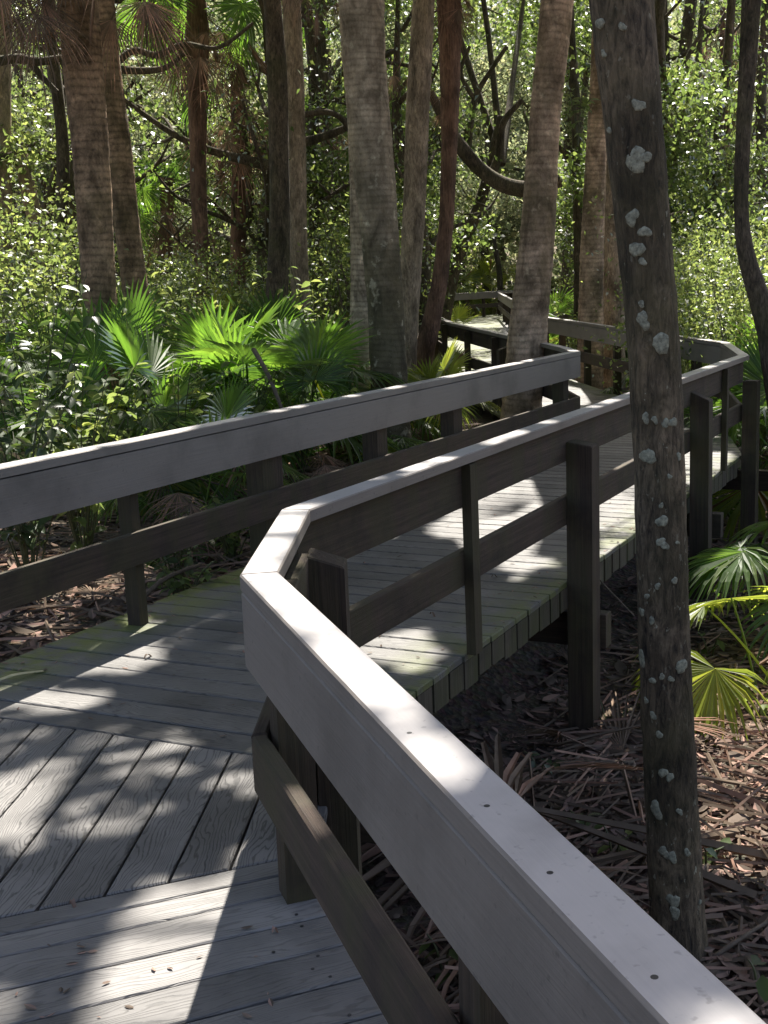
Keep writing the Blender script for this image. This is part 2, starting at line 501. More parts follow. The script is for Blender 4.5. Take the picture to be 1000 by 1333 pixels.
def add_plank(poly, ang, mat, zoff=0.0, name='plank', bev=0.004):
    if len(poly) < 3: return
    if area2(poly) < 0: poly = poly[::-1]
    if abs(area2(poly)) < 0.002: return
    c = sum(poly, Vector((0, 0))) / len(poly)
    ca, sa = math.cos(-ang), math.sin(-ang)
    loc = [Vector(((p - c).x * ca - (p - c).y * sa, (p - c).x * sa + (p - c).y * ca)) for p in poly]
    V, F = prism(loc, -TH, 0.0, bev)
    o = link_mesh(name, make_mesh(name, V, F, mat), boardwalk, (c.x, c.y, rise(c.y) + zoff + rng.uniform(-0.0012, 0.0012)), (0, 0, ang))
    return o

# the deck edge behind the short corner rail
e_c = (P2 - PA(2.80, 0.523)).normalized(); n_c = Vector((e_c.y, -e_c.x)); d_c = n_c.dot(P1) + 0.125
# A: boards across the near stretch
edges = [2.985, 2.897, 2.795, 2.648]
while edges[-1] > -0.6: edges.append(edges[-1] - PITCH * rng.uniform(0.99, 1.01))
for k in range(len(edges) - 1):
    a1, a0 = edges[k] - GAP / 2, edges[k + 1] + GAP / 2
    q = [PA(a0, -1.20), PA(a0, 0.652), PA(a1, 0.652), PA(a1, -1.20)]
    add_plank(q, -AZ_A, M_NEAR)
# wedge: boards running along the turn
w_dir = Vector((math.sin(R(-2.6)), math.cos(R(-2.6)))); w_p = Vector((w_dir.y, -w_dir.x))
w0 = w_p.dot(PB(3.12, -2.402))
x = w0 - 14 * PITCH
for k in range(26):
    lo, hi = x + k * PITCH + GAP / 2, x + (k + 1) * PITCH - GAP / 2
    q = [w_p * lo + w_dir * 0.0, w_p * hi + w_dir * 0.0, w_p * hi + w_dir * 7.0, w_p * lo + w_dir * 7.0]
    q = clip(q, -nA, -(2.985 + GAP / 2)); q = clip(q, nB, 3.12 - GAP / 2) if len(q) > 2 else q
    q = clip(q, n_c, d_c) if len(q) > 2 else q
    q = clip(q, -pB, 3.70) if len(q) > 2 else q
    q = clip(q, -pA, 1.20) if len(q) > 2 else q
    if len(q) > 2: add_plank(q, R(92.6), M_WEDGE)
# B: boards across the middle stretch
R_off = offset_poly(RIGHT, 0.05, 1)
al = 3.12
d2 = (RIGHT[4] - RIGHT[3]).normalized(); n2 = Vector((d2.y, -d2.x)); k2 = n2.dot(R_off[3])
d3 = (RIGHT[5] - RIGHT[4]).normalized(); n3 = Vector((d3.y, -d3.x)); k3 = n3.dot(R_off[4])
b_edges = []
while al < 11.9:
    a0, a1 = al + GAP * 0.65, al + PITCH - GAP * 0.65
    jr = rng.uniform(-0.004, 0.004)
    q = [PB(a0, -3.68), PB(a0, -1.94 + jr), PB(a1, -1.94 + jr), PB(a1, -3.68)]
    if al > 9.6:
        q = clip(q, n2, k2); q = clip(q, n3, k3) if len(q) > 2 else q
    if len(q) > 2: add_plank(q, -AZ_B, M_DECK)
    b_edges.append(al)
    al += PITCH
# E: boards beyond the corner, and the far stretches
def stretch(p, q_, wl, wr, zoff, single, start=0.0, extra=0.0):
    d = (q_ - p).normalized(); L = (q_ - p).length + extra
    nrm = Vector((d.y, -d.x)); s = start
    VV, FF = [], []
    while s < L:
        a = p + d * (s + GAP / 2); b_ = p + d * (s + PITCH - GAP / 2)
        poly = [a - nrm * wl, a + nrm * wr, b_ + nrm * wr, b_ - nrm * wl]
        if single: add_plank(poly, math.atan2(nrm.y, nrm.x), M_DECK, zoff)
        else:
            V, F = prism(poly[:], -TH, 0.0)
            o = len(VV)
            for v_ in V: VV.append((v_[0], v_[1], v_[2] + rise(v_[1]) + zoff))
            FF += [tuple(i + o for i in f) for f in F]
        s += PITCH
    if not single:
        o = link_mesh('far_planks', make_mesh('far_planks', VV, FF, M_DECK), boardwalk)
        o['kind'] = 'stuff'
stretch(Vector((0.95, 11.6)), Vector((-0.45, 18.3)), 0.9, 0.9, -0.005, True, -0.4)
stretch(Vector((-0.45, 18.1)), Vector((-1.65, 39.8)), 0.95, 0.95, -0.010, False, 0.0)
stretch(Vector((-2.0, 39.2)), Vector((1.8, 48.6)), 1.0, 1.0, -0.015, False, -0.3)

# the mossy board ends hanging along the outer edge of the middle stretch
for al in b_edges:
    if al < 3.35 or al > 9.75: continue
    w_ = PITCH - rng.uniform(0.012, 0.03); hgt = rng.uniform(0.10, 0.125)
    c = PB(al + PITCH / 2, -1.952)
    poly = [Vector((-w_ / 2, -0.014)), Vector((w_ / 2, -0.014)), Vector((w_ / 2, 0.014)), Vector((-w_ / 2, 0.014))]
    V, F = prism(poly, -hgt - TH - 0.002, -TH - 0.002, 0)
    link_mesh('edge_block', make_mesh('edge_block', V, F, M_EDGE), boardwalk, (c.x, c.y, rise(c.y)), (0, 0, math.pi / 2 - AZ_B + rng.uniform(-0.02, 0.02)))

def box_along(name, p, q_, o0, o1, z0, z1, side, mat, parent, ends=None, bev=0.004):
    """a straight board between p and q_ (2D, inner line) from offset o0 to o1"""
    d = (q_ - p).normalized(); nrm = Vector((d.y, -d.x)) * side
    ends = ends or (p + nrm * o0, p + nrm * o1, q_ + nrm * o1, q_ + nrm * o0)
    c = (p + q_) / 2
    ang = math.atan2(d.y, d.x)
    ca, sa = math.cos(-ang), math.sin(-ang)
    loc = [Vector(((e - c).x * ca - (e - c).y * sa, (e - c).x * sa + (e - c).y * ca)) for e in ends]
    if area2(loc) < 0: loc = loc[::-1]
    V, F = prism(loc, z0, z1, bev)
    # subdivide nothing; follow the gentle rise of the far boardwalk
    W = []
    for (x_, y_, z_) in V:
        wy = c.y + x_ * math.sin(ang) + y_ * math.cos(ang)
        W.append((x_, y_, z_ + rise(wy) - rise(c.y)))
    me = make_mesh(name, W, F, mat)
    if name == 'cap':                       # upper face coloured paler to stand for sky light on it
        me.materials.append(M_CAP_LIT)
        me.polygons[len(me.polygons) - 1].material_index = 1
    return link_mesh(name, me, parent, (c.x, c.y, rise(c.y)), (0, 0, ang))

def rail_boards(name, pts, side, parent, o0, o1, z0, z1, mat, segs, trim=0.0, bev=0.004):
    A_ = offset_poly(pts, o0, side); B_ = offset_poly(pts, o1, side)
    for i in segs:
        d = (pts[i + 1] - pts[i]).normalized() * trim
        box_along(name, pts[i], pts[i + 1], o0, o1, z0, z1, side, mat, parent, (A_[i] + d, B_[i] + d, B_[i + 1] - d, A_[i + 1] - d), bev)

def post(parent, pts, side, seg, t, w, o0, o1, z0, z1, name='post', mat=None, slope=0.0):
    p, q_ = pts[seg], pts[seg + 1]
    d = (q_ - p).normalized(); nrm = Vector((d.y, -d.x)) * side
    c = p + d * t + nrm * (o0 + o1) / 2
    hw, ho = w / 2, abs(o1 - o0) / 2
    V, F = prism([Vector((-hw, -ho)), Vector((hw, -ho)), Vector((hw, ho)), Vector((-hw, ho))], z0, z1, 0.005)
    if slope:
        n_ = len(V)
        V = [(x_, y_, z_ - (slope * (y_ * (-side) + ho) if i >= 4 else 0)) for i, (x_, y_, z_) in enumerate(V)]
    return link_mesh(name, make_mesh(name, V, F, mat or M_OLDV), parent, (c.x, c.y, rise(c.y)), (rng.normal(0, 0.006), rng.normal(0, 0.006), math.atan2(d.y, d.x)))

right_rail = empty('railing', (0, 0, 0))
tag(right_rail, 'railing with pale sunlit cap from the bottom corner along the right side', 'railing', 'boardwalk railings')
left_rail = empty('railing', (-2.9, 4.0, 0))
tag(left_rail, 'railing on the left side backed by palmettos, its grey fascia in shade', 'railing', 'boardwalk railings')
left_rail.location = (0, 0, 0)
for pr, pts, side in ((right_rail, RIGHT, 1), (left_rail, LEFT, -1)):
    n_ = len(pts) - 1
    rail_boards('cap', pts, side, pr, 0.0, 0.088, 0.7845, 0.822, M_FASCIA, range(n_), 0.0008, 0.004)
    rail_boards('fascia', pts, side, pr, 0.001, 0.034, 0.598, 0.7785, M_FASCIA, range(n_), 0.0008, 0.003)
    rail_boards('back_board', pts, side, pr, 0.0345, 0.042, 0.602, 0.780, M_OLD, range(n_), 0.002, 0.002)
    rail_boards('lower_rail', pts, side, pr, 0.003, 0.041, 0.285, 0.425, M_OLD, range(n_), 0.004, 0.006)

def seg_len(pts, i): return (pts[i + 1] - pts[i]).length
# near stretch, right
LA = seg_len(RIGHT, 0)
for al_ in (2.78, 1.52, 0.8, 0.1):
    post(right_rail, RIGHT, 1, 0, al_ + 0.6, 0.085, 0.054, 0.140, -0.03 if al_ > 2.7 else -0.9, 0.76, 'post')
post(right_rail, RIGHT, 1, 1, 0.10, 0.10, 0.054, 0.130, -0.9, 0.77, 'post')
post(right_rail, RIGHT, 1, 1, 0.58, 0.12, 0.10, 0.205, -0.9, 0.742, 'post', None, 0.35)
post(right_rail, RIGHT, 1, 1, 0.42, 0.30, 0.054, 0.094, -0.15, 0.74, 'post')
# middle stretch, right: seg 2 starts at along 3.07
def BP(al_): return al_ - nB.dot(RIGHT[2])
post(right_rail, RIGHT, 1, 2, BP(4.34), 0.070, 0.043, 0.083, -0.002, 0.775, 'baluster')
post(right_rail, RIGHT, 1, 2, BP(5.60), 0.12, 0.043, 0.175, -1.1, 0.70, 'post', None, 0.15)
post(right_rail, RIGHT, 1, 2, BP(7.0), 0.070, 0.043, 0.083, -0.002, 0.775, 'baluster')
post(right_rail, RIGHT, 1, 2, BP(8.18), 0.12, 0.043, 0.175, -1.1, 0.70, 'post', None, 0.45)
post(right_rail, RIGHT, 1, 2, BP(9.15), 0.070, 0.043, 0.083, -0.002, 0.775, 'baluster')
post(right_rail, RIGHT, 1, 2, BP(9.92), 0.14, 0.06, 0.18, -1.1, 0.62, 'post')
for t in (0.9, 2.3, 3.7, 5.1, 6.5):
    post(right_rail, RIGHT, 1, 4, t, 0.08, 0.054, 0.14, -0.5, 0.775, 'post')
for t in range(1, 21, 2): post(right_rail, RIGHT, 1, 5, t, 0.08, 0.054, 0.14, -0.5, 0.775, 'post')
for t in (1, 3, 5, 7): post(right_rail, RIGHT, 1, 6, t, 0.08, 0.054, 0.14, -0.5, 0.775, 'post')
# left
def LP(al_): return al_ - nB.dot(LEFT[0])
def left_al(u, v, z=0.5):
    d = ray(u, v)
    # where the ray meets the plane of the left posts
    den = pB.x * d[0] + pB.y * d[1]
    t = -3.50 / den
    return nB.x * d[0] * t + nB.y * d[1] * t
for u, v, w, z0 in ((173, 690, 0.055, -0.002), (352, 640, 0.185, -0.35), (494, 580, 0.13, -0.35), (593, 560, 0.14, -0.35), (734, 510, 0.13, -0.35)):
    post(left_rail, LEFT, -1, 0, LP(left_al(u, v)), w, 0.043, 0.11 if w < 0.1 else 0.145, z0, 0.775, 'post')
for t in (0.9, 2.9, 4.6): post(left_rail, LEFT, -1, 2, t, 0.10 if t == 0.9 else 0.05, 0.054, 0.13, -0.4, 0.77, 'post')
post(left_rail, LEFT, -1, 2, 2.2, 0.14, 0.07, 0.20, -0.5, 0.72, 'post', None, 0.4)
for t in (0.6, 2.4): post(left_rail, LEFT, -1, 3, t, 0.08, 0.054, 0.13, -0.4, 0.77, 'post')
for t in range(1, 18, 2): post(left_rail, LEFT, -1, 4, t, 0.08, 0.054, 0.13, -0.4, 0.77, 'post')
for t in (0.6, 2.0, 3.4, 4.8, 6.2): post(left_rail, LEFT, -1, 5, t, 0.12, 0.054, 0.13, -0.4, 0.77, 'post')

# screws: on the near cap and along the deck edge
def disc(r, h=0.0015, n=10):
    V = [(r * math.cos(2 * math.pi * i / n), r * math.sin(2 * math.pi * i / n), z) for z in (0, h) for i in range(n)]
    F = [(i, (i + 1) % n, n + (i + 1) % n, n + i) for i in range(n)] + [tuple(range(n, 2 * n))]
    return V, F
V, F = disc(0.0042)
screw_me = make_mesh('screw_head', V, F, M_SCREW)
for u, v in ((533, 954), (634, 1049), (716, 1136), (852, 1272)):
    p = at_z(u, v, 0.822)
    link_mesh('screw_head', screw_me, right_rail, (p.x, p.y, 0.8208))
for u, v in ((386, 1191), (393, 1206), (356, 1240), (414, 1245), (430, 1272), (455, 1322), (407, 1262)):
    p = at_z(u, v, 0.0)
    link_mesh('screw_head', screw_me, boardwalk, (p.x, p.y, 0.0005))
# joists and beams under the deck
for off in (-3.45, -2.75, -2.08):
    box_along('joist', PB(3.2, off), PB(11.4, off), -0.02, 0.02, -0.19, -TH - 0.004, 1, M_OLD, boardwalk)
for off in (-0.9, -0.2, 0.55):
    box_along('joist', PA(-0.6, off), PA(3.2, off), -0.02, 0.02, -0.19, -TH - 0.004, 1, M_OLD, boardwalk)
for al_ in (3.4, 5.72, 8.45, 10.4):
    box_along('beam', PB(al_, -3.65), PB(al_, -1.78), -0.045, 0.045, -0.37, -0.195, 1, M_OLD, boardwalk)

# ------------------------------------------------------------------ plants: shared builders
def tube(path, radii, sides=10, lump=0.0, seed=0.0, cap=False, ring=0.0):
    path = [Vector(p) for p in path]
    n = len(path)
    V, F = [], []
    ref = Vector((1, 0, 0))
    for i, p in enumerate(path):
        d = (path[min(i + 1, n - 1)] - path[max(i - 1, 0)]).normalized()
        a = ref - d * ref.dot(d)
        if a.length < 1e-3: a = Vector((0, 1, 0)) - d * d.y
        a.normalize(); ref = a; b_ = d.cross(a)
        for k in range(sides):
            th = 2 * math.pi * k / sides
            rr = radii[i] * (1 + ring * (((p.z * 8.7 + 0.25 * math.sin(th + seed)) % 1.0) - 0.5) + (rng.normal(0, 0.016) if sides > 10 else 0) + lump * (math.sin(3 * th + 2.1 * p.z + seed) * 0.5 + math.sin(5 * th - 3.7 * p.z + seed * 2) * 0.35 + math.sin(9 * th + 9 * p.z + seed) * 0.2))
            V.append(p + a * (rr * math.cos(th)) + b_ * (rr * math.sin(th)))
    for i in range(n - 1):
        for k in range(sides):
            j = (k + 1) % sides
            F.append((i * sides + k, i * sides + j, (i + 1) * sides + j, (i + 1) * sides + k))
    if cap: F.append(tuple((n - 1) * sides + k for k in range(sides)))
    return V, F

def smooth_path(pts, per=6):
    """Catmull-Rom through (pos, radius) pairs"""
    out, rad = [], []
    n = len(pts)
    for i in range(n - 1):
        p0, p1, p2, p3 = pts[max(i - 1, 0)], pts[i], pts[i + 1], pts[min(i + 2, n - 1)]
        for k in range(per):
            t = k / per
            f = lambda a, b_, c, d: 0.5 * (2 * b_ + (c - a) * t + (2 * a - 5 * b_ + 4 * c - d) * t * t + (3 * b_ - a - 3 * c + d) * t ** 3)
            out.append(Vector([f(p0[0][j], p1[0][j], p2[0][j], p3[0][j]) for j in range(3)])); rad.append(max(0.003, f(p0[1], p1[1], p2[1], p3[1])))
    out.append(Vector(pts[-1][0])); rad.append(pts[-1][1])
    return out, rad

def rand_unit(n):
    v = rng.normal(size=(n, 3)); return v / np.linalg.norm(v, axis=1, keepdims=True)

def leaf_quads(cen, size, aspect=0.5, up=0.0, fold=0.12, droop=0.0):
    """diamond leaves: (n,4,3). cen n x 3, size n; up>0 turns the faces towards the sky"""
    n = len(cen)
    nrm = rand_unit(n); nrm[:, 2] = nrm[:, 2] + up; nrm /= np.linalg.norm(nrm, axis=1, keepdims=True)
    t = rand_unit(n); t[:, 2] -= droop
    t = t - nrm * (t * nrm).sum(1, keepdims=True); t /= np.linalg.norm(t, axis=1, keepdims=True) + 1e-9
    s = np.cross(nrm, t)
    size = np.asarray(size)[:, None]
    a = cen - t * size * 0.5; c = cen + t * size * 0.5
    b_ = cen + s * size * aspect * 0.5 + nrm * size * fold - t * size * 0.08
    d = cen - s * size * aspect * 0.5 + nrm * size * fold - t * size * 0.08
    return np.stack([a, b_, c, d], 1)

def hex_leaves(cen, size, aspect=0.42, up=1.1, curl=0.18):
    n = len(cen)
    nrm = rand_unit(n); nrm[:, 2] += up; nrm /= np.linalg.norm(nrm, axis=1, keepdims=True)
    t = rand_unit(n); t = t - nrm * (t * nrm).sum(1, keepdims=True); t /= np.linalg.norm(t, axis=1, keepdims=True) + 1e-9
    s = np.cross(nrm, t); L = np.asarray(size)[:, None]; cu = rng.uniform(-0.4, 1.0, (n, 1)) * curl
    P = lambda a, b_, c_: cen + t * L * a + s * L * aspect * b_ + nrm * L * c_
    half = lambda sg: np.stack([P(-0.5, 0, cu * 0.9), P(-0.22, 0.42 * sg, cu * 0.6), P(0.16, 0.45 * sg, cu * 0.5), P(0.5, 0, cu * 1.3), P(0.0, 0, -0.0 * cu)], 1)
    return np.concatenate([half(1), half(-1)])

def fan_frond(rad=0.5, n=30, pet=0.8, rise_a=60, tilt=-20, spread=120, droop=0.25, split=0.58, dead=False, width=1.0, seed=0):
    """a palmetto leaf: stalk from the origin along +x and up, then a pleated fan. Returns (V, F) with triangles"""
    r_ = random.Random(seed)
    V, F = [], []
    ra = R(rise_a)
    P = []
    for i in range(6):
        t = i / 5
        P.append(Vector((pet * t * math.cos(ra) * (1 + 0.15 * t), 0, pet * t * math.sin(ra) * (1 - 0.12 * t * t))))
    tv, tf = tube(P, [0.011, 0.010, 0.009, 0.008, 0.007, 0.006], 4)
    V += tv; F += tf
    hub = P[-1]
    ax = Vector((math.cos(R(tilt)), 0, math.sin(R(tilt)))); up_ = Vector((-math.sin(R(tilt)), 0, math.cos(R(tilt)))); sd = Vector((0, 1, 0))
    def pt(th, r, lift=0.0, dr=0.0):
        p = hub + ax * (r * math.cos(th)) + sd * (r * math.sin(th)) + up_ * (lift + 0.18 * r * math.cos(th * 0.8) * 0.3)
        p = p + Vector((0, 0, -dr * (r / rad) ** 2.2 * rad))
        return p
    sp_ = R(spread); dth = 2 * sp_ / n
    for i in range(n):
        th = -sp_ + dth * (i + 0.5) + r_.uniform(-0.1, 0.1) * dth
        L = rad * (1.0 - 0.28 * (abs(th) / sp_) ** 2) * r_.uniform(0.9, 1.05)
        dr = droop * r_.uniform(0.6, 1.5)
        tw = r_.uniform(-0.25, 0.25) * (2.5 if dead else 1)
        h = dth / 2 * width
        o = len(V)
        r1, r2 = L * split, L * 0.74
        w2 = h * r1 * 0.62 / r2
        pl = 0.35 * h * r1
        V += [hub, pt(th - h, r1, pl, dr), pt(th, r1, -pl, dr), pt(th + h, r1, pl, dr),
              pt(th - w2 + tw * h, r2, pl * 0.6, dr), pt(th + tw * h, r2, -pl * 0.5, dr), pt(th + w2 + tw * h, r2, pl * 0.6, dr),
              pt(th + tw * 2 * h, L, 0, dr * 1.15)]
        F += [(o, o + 1, o + 2), (o, o + 2, o + 3), (o + 1, o + 4, o + 5, o + 2), (o + 2, o + 5, o + 6, o + 3), (o + 4, o + 7, o + 5), (o + 5, o + 7, o + 6)]
    return V, F

FAN = []
for i, kw in enumerate((dict(rise_a=72, tilt=25, pet=0.85, droop=0.15), dict(rise_a=62, tilt=-5, pet=0.8, droop=0.3), dict(rise_a=50, tilt=-30, pet=0.75, droop=0.3),
                        dict(rise_a=35, tilt=-40, pet=0.7, droop=0.45), dict(rise_a=78, tilt=60, pet=0.9, droop=0.08), dict(rise_a=20, tilt=-25, pet=0.6, droop=0.4))):
    V, F = fan_frond(rad=0.5, n=30, seed=i, **kw)
    FAN.append(make_mesh('frond', V, F, M_FAN))
FANY = []
for me in FAN:
    m_ = me.copy(); m_.materials.clear(); m_.materials.append(M_FANY); FANY.append(m_)
DEAD = []
for i, kw in enumerate((dict(rise_a=-70, tilt=-85, pet=0.9, droop=0.1, spread=70, split=0.3), dict(rise_a=-60, tilt=-75, pet=0.8, droop=0.3, spread=85, split=0.25))):
    V, F = fan_frond(rad=0.75, n=22, seed=30 + i, dead=True, width=0.8, **kw)
    DEAD.append(make_mesh('dead_frond', V, F, M_DEADFAN))
DEADLOW = []
for i, kw in enumerate((dict(rise_a=38, tilt=-62, pet=0.55, droop=0.35, spread=80, split=0.3), dict(rise_a=25, tilt=-50, pet=0.6, droop=0.5, spread=95, split=0.25))):
    V, F = fan_frond(rad=0.5, n=24, seed=70 + i, dead=True, width=0.8, **kw)
    DEADLOW.append(make_mesh('dead_frond', V, F, M_DEADFAN))
LYING = []
for i in range(3):
    V, F = fan_frond(rad=0.55, n=24, seed=50 + i, rise_a=6, tilt=4 - 5 * i, pet=0.5, droop=0.12 + 0.1 * i, spread=60 + 20 * i, split=0.3, dead=True, width=1.05)
    LYING.append(make_mesh('dead_frond', V, F, M_DEADFAN))

# ------------------------------------------------------------------ trees at their places
LAND = []                                  # (name for labels, x, y)
TREES = {}
def px_tree(key, name, label, cat, Y, edges, mat, top=8.5, group=None, lump=0.05, sides=20, seed=0.0, leanY=0.0, flare=1.15, base=None):
    """trunk through the photographed left/right edges (uL, uR, v) at distance Y, from the ground up to TOP"""
    pts = []
    for (a, b_, v) in edges:
        p = at_y((a + b_) / 2, v, Y)
        d = ray((a + b_) / 2, v); depth = Y / d[1]
        pts.append([p, (b_ - a) / 2 / FPX * depth])
    pts.sort(key=lambda e: e[0].z)
    b0, b1 = pts[0], pts[1]
    zg = gz(b0[0].x, Y) - 0.12
    if b0[0].z > zg + 0.1:
        sl = (b1[0] - b0[0]) / max(0.2, (b1[0].z - b0[0].z))
        dz = b0[0].z - zg
        pts.insert(0, [b0[0] - sl * dz * 0.55 - Vector((0, 0, dz * 0.45)), b0[1] * flare])
        pts[0][0].z = zg; pts[0][0].y = Y
    e0, e1 = pts[-2], pts[-1]
    if top > e1[0].z + 0.3:
        sl = (e1[0] - e0[0]) / (e1[0].z - e0[0].z)
        for f in (0.5, 1.0):
            dz = (top - e1[0].z) * f
            pts.append([e1[0] + sl * dz * 0.7 + Vector((0, 0, dz * 0.3)), e1[1] * (1 - 0.25 * f)])
            pts[-1][0].z = e1[0].z + dz
    for k in pts: k[0].y += leanY * (k[0].z)
    pts.sort(key=lambda e: e[0].z)
    zz = np.array([k[0].z for k in pts]); dz_ = max(0.05, (zz[-1] - zz[0]) / 200)
    zs = np.arange(zz[0], zz[-1] + dz_ * 0.5, dz_)
    cols = [np.interp(zs, zz, np.array([f(k) for k in pts])) for f in (lambda k: k[0].x, lambda k: k[0].y, lambda k: k[1])]
    for _ in range(14):
        for c_ in cols: c_[1:-1] = (c_[:-2] + 2 * c_[1:-1] + c_[2:]) / 4
    path = [Vector((a_, b_2, c_2)) for a_, b_2, c_2 in zip(cols[0], cols[1], zs)]; rad = list(cols[2])
    base_ = path[0].copy()
    t = empty(name, base_)
    tag(t, label, cat, group)
    V, F = tube([p - base_ for p in path], rad, sides, lump, seed, True, 0.035 if 'palm' in name else 0.0)
    tr = link_mesh('trunk', make_mesh('trunk', V, F, mat, True), t)
    LAND.append((key, base_.x, base_.y))
    TREES[key] = dict(root=t, path=path, rad=rad, trunk=tr)
    return t

T10 = px_tree('lichen', 'lichen_tree', 'dark trunk blotched with pale round lichen standing closest beside the right railing', 'tree', 3.75,
    [(765, 850, 0), (779, 858, 100), (791, 866, 200), (803, 874, 300), (815, 882, 400), (821, 889, 500), (826, 892, 600), (828, 894, 700), (830, 897, 800), (834, 901, 900), (838, 906, 1000), (842, 912, 1100), (846, 917, 1200), (846, 921, 1240)],
    M_BARK_LICHEN, 6.5, None, 0.035, 40, 1.0)
T1 = px_tree('twin', 'palm_tree', 'front stem of the leaning pair of brown palms at the far left', 'palm tree', 11.5,
    [(76, 126, 0), (82, 133, 60), (95, 141, 200), (102, 146, 300), (110, 152, 400), (113, 158, 470)], M_RING_DARK, 7.5, 'palm trees', 0.05, 24, 2.0)
T1b = px_tree('twin_back', 'palm_tree', 'rear stem of the leaning pair of brown palms, partly hidden by the front one', 'palm tree', 13.6,
    [(118, 148, 0), (127, 158, 100), (138, 170, 180), (150, 182, 300), (162, 195, 400)], M_RING_DARK, 7.5, 'palm trees', 0.05, 20, 3.0)
T2 = px_tree('shaggy', 'palm_tree', 'shaggy palm with bristly dry crown standing between twin palms and dark trunk', 'palm tree', 18.0,
    [(242, 272, 40), (244, 270, 100), (247, 268, 200), (252, 272, 320)], M_FIBRE, 5.4, 'palm trees', 0.10, 18, 4.0)
T3 = px_tree('dark', 'oak_tree', 'straight blackish trunk, left one of the close pair behind the palmettos', 'tree', 15.0,
    [(343, 366, 0), (348, 374, 100), (352, 377, 250), (350, 378, 330), (345, 374, 395)], M_BARK_OAK, 9.0, 'forest trees', 0.06, 18, 5.0)
T4 = px_tree('grey', 'oak_tree', 'straight grey trunk, right one of the close pair behind the palmettos', 'tree', 16.5,
    [(368, 392, 0), (374, 397, 150), (376, 400, 300), (380, 404, 400)], M_BARK_PALE, 9.0, 'forest trees', 0.06, 18, 6.0)
T5b = px_tree('hidden', 'palm_tree', 'pale palm stem half hidden behind the big mossy ringed palm', 'palm tree', 12.7,
    [(450, 478, 120), (456, 486, 250), (457, 486, 400), (454, 484, 470)], M_RING, 7.0, 'palm trees', 0.05, 20, 7.0)
T5 = px_tree('ringed', 'palm_tree', 'big ringed palm, moss darkening its lower half, rising behind the left railing', 'palm tree', 11.3,
    [(440, 500, 0), (448, 503, 100), (457, 512, 200), (469, 518, 300), (480, 527, 400), (483, 531, 500), (483, 536, 585)], M_MOSSY, 7.5, 'palm trees', 0.04, 28, 8.0)
T6 = px_tree('slim', 'oak_tree', 'slim pale tan trunk leaning right of the big ringed palm', 'tree', 15.0,
    [(537, 566, 0), (530, 561, 120), (524, 553, 280), (519, 547, 380), (514, 543, 450)], M_BARK_PALE, 9.0, 'forest trees', 0.05, 18, 9.0)
T7 = px_tree('red', 'palm_tree', 'reddish brown fibrous palm whose foot bends left beside the far deck', 'palm tree', 16.0,
    [(567, 600, 0), (571, 600, 60), (574, 599, 120), (575, 595, 200), (572, 591, 290), (561, 582, 370), (545, 570, 440), (535, 562, 475)], M_FIBRE, 8.0, 'palm trees', 0.10, 18, 10.0)
T8 = px_tree('centre', 'palm_tree', 'tan palm leaning right that stands just outside the boardwalk corner', 'palm tree', 12.2,
    [(704, 747, 0), (690, 730, 150), (678, 723, 300), (668, 716, 380), (660, 712, 450), (652, 704, 540)], M_RING_BROWN, 8.0, 'palm trees', 0.04, 26, 11.0)
T9a = px_tree('brownback', 'palm_tree', 'brown trunk behind the far fascia, left of the grey one beside it', 'palm tree', 17.6,
    [(770, 800, 60), (764, 791, 175), (757, 787, 300), (752, 785, 415)], M_RING_BROWN, 8.0, 'palm trees', 0.05, 18, 12.0)
T9b = px_tree('greyback', 'oak_tree', 'grey trunk behind the far fascia, mostly hidden by the lichen blotched trunk', 'tree', 18.6,
    [(785, 815, 60), (783, 812, 250), (780, 813, 415)], M_BARK_PALE, 9.0, 'forest trees', 0.06, 18, 13.0)
T11 = px_tree('curved', 'oak_tree', 'thin dark trunk at the right side curving outward at its foot', 'tree', 10.0,
    [(966, 992, 0), (961, 984, 100), (956, 975, 200), (955, 974, 290), (961, 985, 345), (975, 1003, 385), (984, 1014, 420)], M_BARK_OAK, 8.0, 'forest trees', 0.06, 16, 14.0)
T12 = px_tree('farskirt', 'palm_tree', 'far slender palm with brown skirt left of the curved dark trunk', 'palm tree', 26.0,
    [(938, 956, 10), (934, 951, 150), (931, 949, 280), (930, 948, 400)], M_FIBRE, 6.6, 'palm trees', 0.1, 12, 15.0)
T13 = px_tree('farthin', 'oak_tree', 'far thin crooked trunk just right of the lichen blotched trunk', 'tree', 24.0,
    [(892, 908, 0), (880, 897, 90), (876, 890, 180), (870, 884, 250), (864, 878, 310), (862, 878, 380)], M_BARK_OAK, 8.0, 'forest trees', 0.08, 12, 16.0)
T14 = px_tree('between', 'oak_tree', 'far thin trunk seen between the leaning tan palm and the brown trunk', 'tree', 22.0,
    [(740, 750, 60), (744, 757, 150), (746, 758, 260), (747, 760, 390)], M_BARK_OAK, 8.0, 'forest trees', 0.08, 12, 17.0)
T15 = px_tree('fardark', 'palm_tree', 'small far dark palm seen left of the big ringed palm', 'palm tree', 25.0,
    [(406, 424, 140), (413, 427, 220), (415, 429, 300), (416, 430, 390)], M_FIBRE, 5.2, 'palm trees', 0.1, 12, 18.0)
T16 = px_tree('farblack', 'palm_tree', 'small far palm with drooping dark crown right of the twin palms', 'palm tree', 23.0,
    [(208, 226, 230), (209, 226, 280), (206, 224, 350)], M_FIBRE, 3.6, 'palm trees', 0.1, 12, 19.0)
T20 = px_tree('droop', 'palm_tree', 'mid distance palm with grey drooping fronds left of the blackish trunk', 'palm tree', 20.0,
    [(300, 318, 120), (302, 320, 200), (300, 320, 330)], M_FIBRE, 4.7, 'palm trees', 0.1, 12, 31.0)
